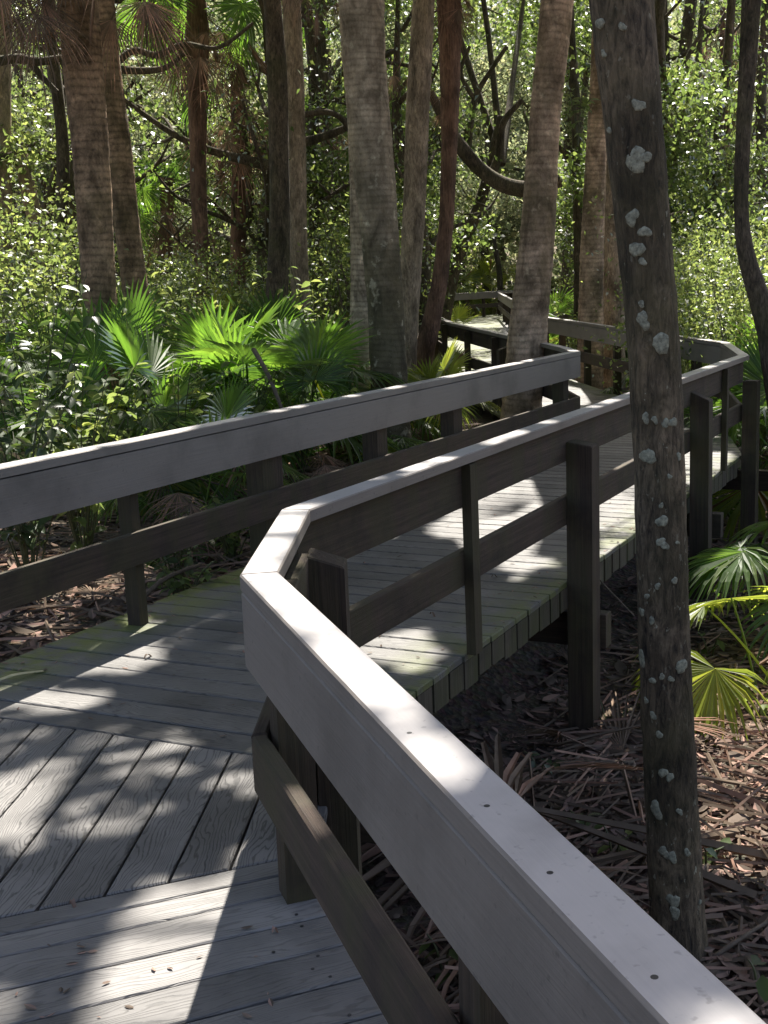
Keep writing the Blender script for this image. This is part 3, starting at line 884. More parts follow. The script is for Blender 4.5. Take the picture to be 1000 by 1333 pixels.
T17 = px_tree('edge', 'oak_tree', 'grey trunk cut off by the left picture border', 'tree', 20.0,
    [(-8, 14, 0), (-6, 14, 150), (-4, 16, 330)], M_BARK_PALE, 8.5, 'forest trees', 0.06, 14, 20.0)
T18 = px_tree('stump', 'dead_trunk', 'pale leaning dead trunk near the left border', 'dead tree', 21.0,
    [(16, 34, 190), (30, 50, 260), (46, 66, 330)], M_BARK_PALE, 3.8, None, 0.12, 12, 21.0)
T19 = px_tree('midleft', 'oak_tree', 'pale far trunk behind the dark and grey pair, toward the ringed palm', 'tree', 27.0,
    [(470, 486, 0), (470, 484, 200), (468, 486, 380)], M_BARK_PALE, 8.5, 'forest trees', 0.06, 12, 22.0)

# lichen on the near trunk: each blotch a thin crust that hugs the bark
def lichen(u, v, rp, seed):
    T = TREES['lichen']; r_ = random.Random(seed)
    p0 = at_y(u, v, 3.75)
    i = min(range(len(T['path'])), key=lambda k: abs(T['path'][k].z - p0.z))
    c, rad = T['path'][i], T['rad'][i]
    s = max(-0.93, min(0.93, (p0.x - c.x) / rad))
    th0 = math.asin(s)
    rm = rp / FPX * 4.0
    n = 17
    V = []
    lay = ((0.0, 0.0016), (0.55, 0.0016), (0.97, 0.0012), (1.02, -0.004))
    w_ = [r_.uniform(0, 6.28) for _ in range(4)]; q_ = r_.uniform(0.10, 0.24); asp = r_.uniform(0.9, 1.2) if v < 480 else r_.uniform(0.85, 1.5)
    ph = [0.9 + q_ * math.sin(2 * 6.283 * k / n + w_[0]) + q_ * 0.7 * math.sin(3 * 6.283 * k / n + w_[1]) + 0.06 * math.sin(7 * 6.283 * k / n + w_[2]) + r_.uniform(-0.05, 0.05) for k in range(n)]
    for f, h in lay:
        for k in range(n if f > 0 else 1):
            a = 2 * math.pi * k / n
            du = rm * f * math.cos(a) * ph[k] * 1.0; dv = rm * f * math.sin(a) * ph[k] * asp
            th = th0 + du / rad
            z = p0.z + dv
            j = min(len(T['path']) - 2, max(0, i)); cc = c + (T['path'][j + 1] - T['path'][j]) * ((z - T['path'][j].z) / max(1e-3, T['path'][j + 1].z - T['path'][j].z))
            rr = rad * 1.035 + h + r_.uniform(-0.001, 0.001)
            V.append(Vector((cc.x + rr * math.sin(th), cc.y - rr * math.cos(th), z)))
    F = [(0, 1 + k, 1 + (k + 1) % n) for k in range(n)]
    for l in range(2):
        o = 1 + l * n
        F += [(o + k, o + n + k, o + n + (k + 1) % n, o + (k + 1) % n) for k in range(n)]
    base_ = T['root'].location
    link_mesh('lichen_patch', make_mesh('lichen_patch', [v_ - base_ for v_ in V], F, M_LICHEN, True), T['root'])
LI = [(825, 212, 14), (838, 208, 7), (820, 285, 9), (836, 303, 8), (826, 325, 10), (834, 416, 9), (858, 445, 12), (828, 142, 8), (779, 36, 7), (808, 43, 5), (785, 75, 4), (834, 341, 5), (792, 172, 4),
      (840, 590, 11), (858, 672, 8), (856, 698, 6), (862, 703, 5), (849, 543, 4), (872, 546, 6), (838, 541, 5), (862, 547, 5), (874, 748, 4), (840, 770, 4), (853, 755, 4), (832, 395, 4), (834, 792, 5), (846, 800, 4),
      (834, 853, 9), (884, 858, 9), (848, 922, 5), (855, 945, 5), (860, 993, 7), (868, 998, 5), (852, 1043, 9), (861, 1095, 8), (872, 1100, 6), (873, 1155, 8), (875, 1170, 8), (890, 1095, 5), (908, 1163, 3), (880, 1042, 4), (868, 615, 3), (880, 590, 4), (857, 652, 3), (878, 700, 3), (847, 877, 5), (858, 870, 4), (870, 873, 4), (840, 905, 4)]
for k, (u, v, rp) in enumerate(LI): lichen(u, v, rp, k)

# mossy limb of an oak that crosses behind the leaning tan palm
def limb_px(root, Y, pts, mat, name='limb', sides=9):
    L = [[at_y(u, v, Y + dy), w / 2 / FPX * (Y + dy)] for (u, v, w, dy) in pts]
    path, rad = smooth_path(L, 5)
    b0 = root.location
    V, F = tube([p - b0 for p in path], rad, sides, 0.12, rng.uniform(0, 6))
    return link_mesh(name, make_mesh(name, V, F, mat, True), root)
r7 = TREES['farthin']['root']
oak = px_tree('oaklimb', 'oak_tree', 'leaning far oak with a mossy limb crossing behind the tan palm', 'tree', 22.0,
    [(628, 642, 232), (612, 628, 280), (594, 610, 320), (580, 598, 355)], M_BARK_OAK, 4.2, 'forest trees', 0.1, 12, 30.0)
limb_px(oak, 19.0, [(560, 120, 10, 0), (580, 160, 14, 0), (600, 192, 18, 0), (625, 220, 19, 0), (655, 240, 20, 0), (690, 246, 20, 0), (730, 235, 16, 0)], M_BARK_OAK)
limb_px(oak, 21.0, [(635, 240, 14, 0), (650, 200, 10, 0), (655, 160, 8, 0), (680, 130, 6, 0)], M_BARK_OAK)
limb_px(oak, 21.0, [(608, 192, 12, 0), (618, 130, 8, 0), (640, 90, 6, 0), (660, 60, 5, 0)], M_BARK_OAK)
limb_px(oak, 21.0, [(618, 130, 7, 0), (600, 95, 5, 0), (612, 60, 4, 0)], M_BARK_OAK)
limb_px(oak, 22.0, [(580, 360, 15, 0), (556, 300, 10, 0), (550, 240, 8, 0), (560, 190, 6, 0)], M_BARK_OAK)
limb_px(TREES['twin_back']['root'], 15.5, [(150, 84, 9, 0), (175, 66, 8, 0), (205, 72, 8, 0), (240, 58, 7, 0), (285, 62, 5, 0), (330, 30, 4, 0)], M_BARK_OAK)
limb_px(TREES['twin_back']['root'], 15.5, [(150, 90, 10, 0), (185, 92, 9, 0), (215, 88, 7, 0), (240, 70, 5, 0)], M_BARK_OAK)
limb_px(TREES['edge']['root'], 16, [(-20, 84, 14, 0), (20, 76, 12, 0), (50, 80, 11, 0), (85, 76, 9, 0), (120, 82, 6, 0)], M_BARK_OAK)
limb_px(TREES['edge']['root'], 16, [(35, 76, 9, 0), (55, 100, 8, 0), (75, 120, 6, 0)], M_BARK_OAK)
limb_px(TREES['grey']['root'], 18, [(395, 150, 8, 0), (425, 146, 8, 0), (445, 155, 7, 0), (458, 178, 5, 0)], M_BARK_OAK)
limb_px(TREES['farthin']['root'], 23, [(882, 200, 8, 0), (900, 150, 7, 0), (890, 90, 6, 0), (915, 40, 5, 0)], M_BARK_OAK)

# palm crowns and dry skirts
def palm_crown(key, n, n_dead, scale, z=None, mats=FAN):
    T = TREES[key]; root = T['root']; top = T['path'][-1] - root.location
    for k in range(n):
        el = rng.uniform(-45, 55); az = k * 2.399 + rng.uniform(-0.3, 0.3)
        rot = (rng.normal(0, 0.2), R(-el + 40), az)
        w0 = np.array(T['path'][-1]); d_ = np.array([math.cos(az) * math.cos(R(el)), math.sin(az) * math.cos(R(el)), math.sin(R(el)) * 0.8]) * scale
        if any(in_lit(w0 + d_ * t_ + np.array([sx * math.sin(az), -sx * math.cos(az), 0])) for t_ in (0.4, 0.8, 1.1, 1.35) for sx in (-0.3 * scale, 0, 0.3 * scale)): continue
        link_mesh('frond', mats[int(rng.integers(len(mats)))], root, top + Vector((0, 0, rng.uniform(-0.15, 0.1))), rot, scale * rng.uniform(0.85, 1.15))
    for k in range(n_dead):
        link_mesh('dead_frond', DEAD[int(rng.integers(2))], root, top + Vector((0, 0, rng.uniform(-0.5, -0.05))), (rng.normal(0, 0.12), rng.normal(-0.12, 0.15), k * 2.399 + rng.uniform(-0.3, 0.3)), scale * rng.uniform(0.7, 1.0))
# hanging dry thatch seen along the top border
def thatch(key, u, v, Y, n, s):
    root = TREES[key]['root']; p = at_y(u, v, Y) - root.location
    for k in range(n):
        link_mesh('dead_frond', DEAD[k % 2], root, p + Vector((rng.normal(0, 0.12), rng.normal(0, 0.12), rng.uniform(-0.1, 0.2))), (rng.normal(0, 0.1), rng.normal(-0.15, 0.15), rng.uniform(0, 6.28)), s * rng.uniform(0.8, 1.1))
thatch('twin', 150, -70, 11.2, 9, 0.72); thatch('twin', 25, -60, 11.0, 8, 0.75); thatch('twin', 95, -90, 11.2, 6, 0.6)
thatch('ringed', 428, -30, 11.8, 5, 0.42); thatch('red', 585, -10, 16, 6, 0.55); thatch('red', 588, 110, 15.9, 4, 0.32); thatch('slim', 522, 75, 15.4, 4, 0.45)
thatch('shaggy', 257, 20, 18, 6, 0.6); thatch('farskirt', 945, 100, 25.8, 5, 0.8)

# ------------------------------------------------------------------ overhead canopy: leaves added mostly above the view for shade, holed for sun flecks
S = np.array(SUN); e1 = np.array([math.cos(SUN_AZ), -math.sin(SUN_AZ), 0.0]); e2 = np.cross(S, e1)
LIT = []
def lit(u0, v0, u1, v1, z=0.0, k=1.0, Y=None):
    """an oval fleck spanning the pixels u0..u1, v0..v1 on the level z (or at distance Y)"""
    f = (lambda u, v: at_y(u, v, Y)) if Y else (lambda u, v: at_z(u, v, z))
    c = np.array(f((u0 + u1) / 2, (v0 + v1) / 2)); a = np.array(f(u1, (v0 + v1) / 2)) - c; b_ = np.array(f((u0 + u1) / 2, v0)) - c
    M2 = np.array([[a @ e1, b_ @ e1], [a @ e2, b_ @ e2]]) * k
    if abs(np.linalg.det(M2)) < 1e-7: M2 = M2 + np.eye(2) * 0.02
    LIT.append((np.array([c @ e1, c @ e2]), np.linalg.inv(M2)))
for q in ((100, 1165, 315, 1365), (140, 1138, 315, 1235), (-50, 1265, 40, 1345), (-70, 1020, 60, 1110), (-20, 1005, 90, 1050), (275, 990, 310, 1022), (190, 1035, 225, 1060), (0, 890, 150, 925), (60, 905, 120, 930),
          (110, 835, 215, 880), (150, 800, 260, 850), (300, 825, 330, 850), (250, 790, 300, 815), (450, 818, 590, 872), (690, 724, 735, 742), (600, 598, 735, 705), (560, 660, 660, 712), (755, 615, 860, 705), (800, 600, 860, 640),
          (690, 505, 770, 535), (740, 485, 800, 505), (860, 585, 960, 625), (540, 650, 600, 672), (470, 690, 520, 705), (330, 960, 352, 975), (590, 690, 650, 705)): lit(*q)
def spot(p, z, r_):
    c = np.array([p[0], p[1], z]); LIT.append((np.array([c @ e1, c @ e2]), np.eye(2) / r_))
for al_ in np.arange(1.85, 2.9, 0.07): spot(PA(al_, 0.565), 0.82, 0.085)
for al_, r_ in ((1.78, .07), (1.70, .05), (1.60, .085), (1.54, .085), (1.42, .06), (1.33, .085), (1.26, .085), (0.86, .06), (0.79, .09), (0.70, .09), (0.60, .09), (0.50, .09)): spot(PA(al_, 0.565 + rng.uniform(-.02, .02)), 0.82, r_)
for t_ in np.arange(0, 1.01, 0.1): spot(P1 + (P2 - P1) * t_ + Vector((0.045, 0)), 0.82, 0.09)
for al_ in (3.15, 3.9, 4.1, 4.6, 4.75, 4.9, 5.3, 6.0, 6.15, 6.3, 6.9, 7.05, 7.7, 8.6, 8.75, 9.2): spot(PB(al_, -1.94), 0.82, rng.uniform(0.07, 0.11))
for al_ in list(np.arange(3.3, 4.6, 0.09)) + [4.9, 5.0, 5.4, 5.6, 6.2, 6.7, 7.5, 7.6, 7.7, 7.8, 7.9, 8.4, 9.2]: spot(PB(al_, -3.48), 0.82, rng.uniform(0.075, 0.10))
for u_, v_ in ((385, 1035), (392, 1050), (400, 1065), (408, 1080)): spot(at_z(u_, v_, 0.42), 0.42, 0.06)
for u_, v_ in ((600, 537), (620, 533), (640, 528), (30, 735), (60, 730), (200, 688), (230, 678)): spot(at_z(u_, v_, 0.42), 0.42, 0.065)
for k in range(100): spot(at_y(rng.uniform(0, 190), rng.uniform(420, 600), 7.2), at_y(100, rng.uniform(420, 600), 7.2).z, rng.uniform(0.08, 0.2))
for q in ((870, 830, 1060, 1040), (885, 930, 1040, 1110), (905, 1090, 1010, 1160), (740, 920, 800, 960), (940, 1120, 1010, 1160)): lit(*q, z=-0.75)
lit(880, 700, 1050, 850, Y=6.6); lit(940, 640, 1050, 760, Y=7.0)
for (u0, v0, u1, v1, Y) in ((270, 400, 370, 470, 10), (180, 450, 240, 530, 9), (60, 500, 160, 580, 6.5), (0, 440, 60, 520, 6.5), (250, 610, 340, 680, 7.2), (535, 450, 620, 580, 12), (340, 480, 400, 540, 10), (0, 780, 130, 880, 5.5), (130, 760, 170, 800, 5.8), (310, 650, 350, 720, 7.5), (400, 380, 470, 430, 12), (880, 170, 1000, 260, 13), (940, 380, 1000, 440, 8)):
    lit(u0, v0, u1, v1, Y=Y)
for q in ((600, 424, 650, 436), (650, 418, 672, 426), (570, 445, 640, 462), (600, 470, 640, 490), (690, 470, 740, 490)): lit(*q)
for k in range(70):
    c = np.array([rng.uniform(-7, 4), rng.uniform(15, 34), 0.3]); LIT.append((np.array([c @ e1, c @ e2]), np.eye(2) / rng.uniform(0.15, 0.6)))
N_MAIN = len(LIT)
for k in range(150):
    x, y = rng.uniform(-8, 5), rng.uniform(1.5, 15)
    z = rng.choice([0.0, 0.8, -0.3]); c = np.array([x, y, z]); r_ = rng.uniform(0.04, 0.16) * (1 if y < 4.5 else 1.6)
    p = np.array([c @ e1, c @ e2])
    # keep the wide shaded areas of the deck plain
    if y < 8.5 and -3.2 < x < 1.8: continue
    LIT.append((p, np.eye(2) / r_))
for k in range(270):
    x, y, z = rng.uniform(-8, -1.5), rng.uniform(6, 15), rng.uniform(0, 1.2)
    if x > -3.8 + 0.42 * (y - 6) * 0.9: continue
    c = np.array([x, y, z]); LIT.append((np.array([c @ e1, c @ e2]), np.eye(2) / rng.uniform(0.1, 0.38)))
LITC = np.array([l[0] for l in LIT])
def in_lit(p, grow=1.25):
    q = np.array([np.dot(p, e1), np.dot(p, e2)])
    return any(np.sum((Mi @ (q - c)) ** 2) < grow for c, Mi in LIT[:N_MAIN])
palm_crown('twin', 16, 6, 1.6); palm_crown('twin_back', 16, 8, 1.6)
palm_crown('shaggy', 18, 12, 1.1); palm_crown('ringed', 18, 5, 1.7); palm_crown('hidden', 12, 2, 1.3)
palm_crown('red', 14, 3, 1.4); palm_crown('centre', 18, 4, 1.7); palm_crown('brownback', 14, 6, 1.4)
palm_crown('droop', 16, 12, 1.25); palm_crown('farskirt', 16, 12, 1.2); palm_crown('fardark', 16, 12, 1.2); palm_crown('farblack', 18, 10, 1.1)
NL = 190000
bx = rng.uniform(-13, 8, NL); by = rng.uniform(-0.5, 15.5, NL)
# extra leaves added along the sun rays to keep the walk shaded
nx_ = 150000
t_ = rng.uniform(-0.5, 11.0, nx_); w_ = rng.uniform(-0.9, 3.6, nx_)
ex = np.where(t_ < 3.3, t_ * nA.x + (1.2 - w_) * pA.x, t_ * nB.x - (0.9 + w_) * pB.x); ey = np.where(t_ < 3.3, t_ * nA.y + (1.2 - w_) * pA.y, t_ * nB.y - (0.9 + w_) * pB.y)
fx = rng.uniform(-6, 1.8, 45000); fy = rng.uniform(15.5, 34, 45000)
bx = np.concatenate([bx, ex, fx]); by = np.concatenate([by, ey, fy]); NL = len(bx)
bz = rng.uniform(6.6, 9.6, NL)
cen = np.stack([bx, by, np.zeros(NL)], 1) + S[None, :] * (bz / S[2])[:, None]
cc = np.round(cen / 0.55) * 0.55; cen = cen + (cc - cen) * rng.uniform(0, 0.25, (NL, 1))
uv = np.stack([cen @ e1, cen @ e2], 1)
# canopy cut away so sun brightens the background at right and left
keep = ~((by > 11.0) & (bx > 1.6) & (by < 15.6)) & ~((by > 13.2) & (bx < -4.2))
for c, Mi in LIT:
    d = (uv - c) @ Mi.T
    ang = np.arctan2(d[:, 1], d[:, 0])
    wob = 1 + 0.14 * np.sin(3 * ang + c[0] * 9) + 0.10 * np.sin(5 * ang + c[1] * 7)
    keep &= (d ** 2).sum(1) > wob ** 2
cen = cen[keep]
own = ['lichen', 'dark', 'grey', 'slim', 'greyback', 'curved', 'oaklimb', 'farthin', 'between', 'midleft']
ox = np.array([TREES[k]['path'][-1].x for k in own]); oy = np.array([TREES[k]['path'][-1].y for k in own])
near = np.argmin((cen[:, 0:1] - ox[None]) ** 2 + (cen[:, 1:2] - oy[None]) ** 2, axis=1)
for i, k in enumerate(own):
    c = cen[near == i]
    if len(c) == 0: continue
    b0 = np.array(TREES[k]['root'].location)
    q = leaf_quads(c - b0, rng.uniform(0.12, 0.19, len(c)), 0.62, 0.8)
    o = link_mesh('crown', quads_mesh('crown', q, M_LEAF), TREES[k]['root'])  # added shade leaves, shared out to the nearest trees
    # limbs that carry the leaves
    top = TREES[k]['path'][-1]
    VV, FF = [], []
    for j in range(min(9, max(2, len(c) // 1500))):
        e = Vector(c[int(rng.integers(len(c)))])
        mid = (top + e) / 2 + Vector((rng.normal(0, 0.4), rng.normal(0, 0.4), rng.uniform(-0.3, 0.5)))
        path, rad = smooth_path([[top - Vector((0, 0, 0.8)), 0.07], [mid, 0.045], [e, 0.015]], 5)
        V, F = tube([p - Vector(b0) for p in path], rad, 7, 0.1)
        o_ = len(VV); VV += V; FF += [tuple(a + o_ for a in f) for f in F]
    link_mesh('limb', make_mesh('limb', VV, FF, M_BARK_OAK, True), TREES[k]['root'])

# ------------------------------------------------------------------ background woods
def branch_tree(h, spread, seed, nlimb=7, lean=0.5):
    r_ = random.Random(seed)
    VV, FF, tips = [], [], []
    def add(path, rad, s):
        V, F = tube(path, rad, s, 0.1, r_.uniform(0, 6)); o = len(VV); VV.extend(V); FF.extend([tuple(a + o for a in f) for f in F])
    top = Vector((r_.uniform(-lean, lean), r_.uniform(-lean, lean), h * 0.8))
    pts = [[Vector((0, 0, -0.2)), 0.20], [Vector((r_.uniform(-.2, .2), r_.uniform(-.2, .2), h * 0.3)), 0.15], [top * 0.65 + Vector((r_.uniform(-.4, .4), r_.uniform(-.4, .4), 0)), 0.11], [top, 0.04]]
    path, rad = smooth_path(pts, 6); add(path, rad, 9)
    for k in range(nlimb):
        i = int(len(path) * (0.28 + 0.7 * k / nlimb)); p = path[min(i, len(path) - 1)]
        a = k * 2.4 + r_.uniform(-.5, .5); L = spread * r_.uniform(0.7, 1.2) * (1.1 - 0.5 * k / nlimb)
        d = Vector((math.cos(a), math.sin(a), r_.uniform(0.0, 0.7)))
        q1 = p + d * L * 0.4 + Vector((r_.uniform(-.3, .3), r_.uniform(-.3, .3), r_.uniform(-.3, .3))); q2 = p + d * L * 0.75 + Vector((r_.uniform(-.5, .5), r_.uniform(-.5, .5), r_.uniform(-.2, .6))); q3 = q2 + Vector((d.x * L * 0.3, d.y * L * 0.3, r_.uniform(0, 0.7)))
        pp, rr = smooth_path([[p, rad[min(i, len(rad) - 1)] * 0.6], [q1, 0.05], [q2, 0.032], [q3, 0.012]], 5); add(pp, rr, 6)
        tips += [q2, q3, (q1 + q2) / 2]
        for s in range(3):
            b0 = pp[int(len(pp) * r_.uniform(0.35, 0.85))]; e = b0 + Vector((r_.uniform(-1, 1), r_.uniform(-1, 1), r_.uniform(-0.3, 1.0))) * L * 0.35
            m_ = (b0 + e) / 2 + Vector((r_.uniform(-.2, .2), r_.uniform(-.2, .2), r_.uniform(-.1, .3)))
            p3, r3 = smooth_path([[b0, 0.028], [m_, 0.018], [e, 0.007]], 4); add(p3, r3, 5); tips.append(e)
    tips.append(top)
    return VV, FF, tips

def clump_leaves(tips, per, sig, size, aspect=0.55, up=0.3):
    T_ = np.array([list(t) for t in tips])
    c = np.repeat(T_, per, axis=0) + rng.normal(0, 1, (len(T_) * per, 3)) * np.array([sig, sig, sig * 0.55])
    return leaf_quads(c, rng.uniform(size * 0.7, size * 1.3, len(c)), aspect, up)

NEARNAME = {'lichen': 'the lichen blotched trunk', 'twin': 'the front twin palm', 'twin_back': 'the rear twin palm', 'shaggy': 'the shaggy palm', 'dark': 'the blackish trunk', 'grey': 'the grey trunk', 'hidden': 'the half hidden palm', 'ringed': 'the big ringed palm', 'slim': 'the slim pale trunk', 'red': 'the reddish fibrous palm', 'centre': 'the leaning tan palm', 'brownback': 'the brown trunk by the far fascia', 'greyback': 'the grey trunk by the far fascia', 'curved': 'the curved dark trunk', 'farskirt': 'the far skirted palm', 'farthin': 'the far crooked trunk', 'between': 'the far thin trunk', 'fardark': 'the small far dark palm', 'farblack': 'the drooping far palm', 'edge': 'the border trunk', 'stump': 'the pale dead trunk', 'midleft': 'the pale far trunk', 'oaklimb': 'the leaning far oak', 'droop': 'the grey drooping palm'}
seen = {}
def where(x, y):
    d = sorted((math.hypot(x - l[1], y - l[2]), l[0], l[1], l[2]) for l in LAND)[0]
    dx, dy = x - d[2], y - d[3]
    side = ('behind' if dy > 0 else 'in front of') if abs(dy) > abs(dx) else ('just right of' if dx > 0 else 'just left of')
    dd = d[0]
    pre = 'close ' if dd < 1.0 else ('' if dd < 2.2 else 'well ' if dd < 4 else 'far ')
    if dd > 8: pre = 'very far '
    if side.startswith('just') and pre: side = side[5:]
    return (pre + side + ' ' + NEARNAME[d[1]]).strip()
def uniq(lbl):
    seen[lbl] = seen.get(lbl, 0) + 1
    k = seen[lbl]
    return lbl if k == 1 else lbl + ', ' + ['', 'second', 'third', 'fourth', 'fifth', 'sixth', 'seventh', 'eighth', 'ninth', 'tenth', 'eleventh', 'twelfth'][min(k - 1, 11)] + ' there'
def bearing_(u): return (u - CX) / FPX
PROTO = []
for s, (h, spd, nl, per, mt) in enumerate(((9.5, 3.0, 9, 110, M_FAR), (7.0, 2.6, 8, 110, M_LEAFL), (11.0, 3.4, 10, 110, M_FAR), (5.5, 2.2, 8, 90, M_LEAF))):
    VV, FF, tips = branch_tree(h, spd, 100 + s, nl)
    t = empty('forest_tree', (0, -60 - 8 * s, 0))
    link_mesh('trunk', make_mesh('trunk', VV, FF, M_BARK_OAK, True), t)
    q = clump_leaves(tips, int(per * 2.2), 0.29, 0.10)
    link_mesh('crown', quads_mesh('crown', q, mt), t)
    PROTO.append(t)
SLIM = []
for s_ in range(3):
    pts_ = [[Vector((0, 0, -0.3)), 0.13]]; x_, y_ = 0.0, 0.0
    for q in range(1, 8):
        x_ += rng.normal(0.05 * (s_ - 1), 0.12); y_ += rng.normal(0, 0.12); pts_.append([Vector((x_, y_, q * 1.6)), 0.12 - 0.009 * q])
    pp_, rr_ = smooth_path(pts_, 6); VV, FF = tube(pp_, rr_, 10, 0.12, s_)
    tips_ = []
    for q in range(6):
        b0 = pp_[int(len(pp_) * (0.35 + 0.1 * q))]; a_ = q * 2.4; e_ = b0 + Vector((math.cos(a_) * 1.1, math.sin(a_) * 1.1, rng.uniform(0.2, 0.9)))
        p3, r3 = smooth_path([[b0, 0.03], [(b0 + e_) / 2 + Vector((0, 0, 0.1)), 0.018], [e_, 0.006]], 4); V, F = tube(p3, r3, 5); o_ = len(VV); VV += V; FF += [tuple(a + o_ for a in f) for f in F]; tips_ += [e_, (b0 + e_) / 2]
    t = empty('slender_tree', (0, -250 - 8 * s_, 0))
    link_mesh('trunk', make_mesh('trunk', VV, FF, M_BARK_OAK, True), t); link_mesh('crown', quads_mesh('crown', clump_leaves(tips_, 60, 0.32, 0.10), M_LEAF), t)
    SLIM.append(t)
used_l = [False] * 3
for k, (u, Y) in enumerate(((25, 24), (62, 30), (85, 18), (190, 26), (228, 33), (285, 24), (335, 28), (428, 22), (448, 30), (500, 21), (520, 27), (610, 52), (655, 50), (735, 34), (760, 28), (852, 20), (905, 28), (925, 22), (958, 33), (990, 25), (145, 34), (400, 36))):
    i = k % 3; o = SLIM[i] if not used_l[i] else copy_tree(SLIM[i]); used_l[i] = True
    x = bearing_(u) * Y
    o.location = (x, Y, gz(x, Y)); o.rotation_euler = (rng.normal(0, 0.05), rng.normal(0, 0.05), rng.uniform(0, 6.28)); sc = rng.uniform(0.8, 1.25); o.scale = (sc, sc, 1.1)
    tag(o, uniq(['slim upright dark tree ', 'slim slightly bent tree ', 'slim dark leaning tree '][i] + where(x, Y)), 'tree', 'slim trees of the middle woods')
BARE = []
for s_, (h, spd, nl) in enumerate(((7.5, 2.4, 9), (9.0, 2.0, 8), (6.0, 2.6, 9))):
    VV, FF, tips = branch_tree(h, spd, 300 + s_, nl, 1.2)
    t = empty('thin_tree', (0, -150 - 8 * s_, 0))
    link_mesh('trunk', make_mesh('trunk', VV, FF, M_BARK_OAK, True), t)
    link_mesh('crown', quads_mesh('crown', clump_leaves(tips, 26, 0.3, 0.09), M_LEAF), t)
    BARE.append(t)
used_b = [False] * 3
for k in range(26):
    Y = 17 + 20 * ((k * 0.618 + 0.1) % 1.0); u = -30 + 1070 * ((k * 0.7548777 + 0.55) % 1.0)
    if 560 < u < 745 and Y < 46: continue
    i = int(rng.integers(3)); o = BARE[i] if not used_b[i] else copy_tree(BARE[i]); used_b[i] = True
    x = bearing_(u) * Y
    o.location = (x, Y, gz(x, Y)); o.rotation_euler = (0, 0, rng.uniform(0, 6.28)); sc = rng.uniform(0.6, 0.95); o.scale = (sc, sc, sc * rng.uniform(1.0, 1.3))
    tag(o, uniq(['thin dark crooked tree ', 'slender bare branched tree ', 'low forking thin tree '][i] + where(x, Y)), 'tree', 'thin trees of the middle woods')
used = [False] * 4
def bearing(u): return (u - CX) / FPX
LAB_T = ['tall pale leaved tree', 'light green understorey tree', 'high spreading tree', 'low dark green tree']
far_spots = []
for k in range(50):
    Y = 19 + 34 * ((k * 0.618) % 1.0) ** 0.8
    u = -60 + 1120 * ((k * 0.7548777) % 1.0)
    far_spots.append((u + rng.uniform(-25, 25), Y))
far_spots += [(640, 53), (598, 54), (685, 56), (660, 60)]
def placed(x, y): return min((abs(x - l[1]) + abs(y - l[2]), l[0]) for l in LAND)
for k, (u, Y) in enumerate(far_spots):
    if Y < 42 and 520 < u < 720: continue                       # the far boardwalk stays open
    i = int(rng.integers(4))
    if Y < 24: i = 3 if rng.random() < 0.5 else 1
    o = PROTO[i] if not used[i] else copy_tree(PROTO[i]); used[i] = True
    x = bearing(u) * Y
    o.location = (x, Y, gz(x, Y)); o.rotation_euler = (0, 0, rng.uniform(0, 6.28)); sc = rng.uniform(0.8, 1.2); o.scale = (sc, sc, sc)
    tag(o, uniq(LAB_T[i] + ' ' + where(x, Y)), 'tree', 'trees of the far woods')
# beyond them the woods read as one mass
nc = 2500
th = rng.uniform(-0.52, 0.32, nc); dist = rng.uniform(46, 84, nc); zc = rng.beta(1.1, 1.25, nc) * 17.0
cc_ = np.stack([np.tan(th) * dist, dist, zc], 1)
c = np.repeat(cc_, 62, axis=0) + rng.normal(0, 1, (nc * 62, 3)) * np.repeat(rng.uniform(0.5, 1.25, (nc, 1)), 62, axis=0) * np.array([1, 1, 0.7])
c = c[c[:, 2] > -0.4]
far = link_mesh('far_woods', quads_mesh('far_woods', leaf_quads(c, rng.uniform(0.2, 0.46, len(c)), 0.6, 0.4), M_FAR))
tag(far, 'pale green mass of woods closing the view in the distance', 'woods', kind='stuff')

# understorey shrubs
def shrub_proto(h, w, nst, per, size, mat, seed):
    r_ = random.Random(seed); VV, FF, tips = [], [], []
    for k in range(nst):
        a = k * 2.4; e = Vector((math.cos(a) * w * r_.uniform(.3, 1), math.sin(a) * w * r_.uniform(.3, 1), h * r_.uniform(.5, 1)))
        m_ = e * 0.5 + Vector((r_.uniform(-.1, .1), r_.uniform(-.1, .1), h * 0.1))
        p, rr = smooth_path([[Vector((0, 0, -0.05)), 0.014], [m_, 0.010], [e, 0.004]], 4)
        V, F = tube(p, rr, 4); o = len(VV); VV += V; FF += [tuple(x_ + o for x_ in f) for f in F]
        tips += [e, (e + m_) / 2, m_, e + Vector((r_.uniform(-.2, .2), r_.uniform(-.2, .2), .05))]
    t = empty('shrub', (0, -100, 0))
    link_mesh('stem', make_mesh('stem', VV, FF, M_TWIG), t)
    link_mesh('foliage', quads_mesh('foliage', clump_leaves(tips, int(per * 2.0), 0.13 * h, size * 0.62, 0.5, 0.5), mat), t)
    return t
SH = [shrub_proto(1.9, 1.0, 14, 26, 0.10, M_LEAFL, 1), shrub_proto(1.3, 0.9, 12, 24, 0.09, M_LEAF, 2), shrub_proto(2.7, 1.2, 16, 26, 0.11, M_LEAFL, 3), shrub_proto(1.0, 0.8, 12, 24, 0.085, M_LEAFD, 4)]
used_s = [False] * 4
SNAME = ['pale green twiggy shrub', 'mid green bushy shrub', 'tall light green shrub', 'low dark green shrub']
spots = []
for k in range(58):
    Y = 13 + 19 * ((k * 0.618) % 1.0); u = -40 + 1090 * ((k * 0.7548777 + 0.3) % 1.0)
    spots.append((u, Y))
spots += [(905, 14), (960, 13), (930, 17), (985, 16), (880, 19), (945, 20), (1010, 13), (860, 22), (990, 21), (30, 12), (80, 14), (230, 15), (300, 16), (430, 17), (10, 16)]
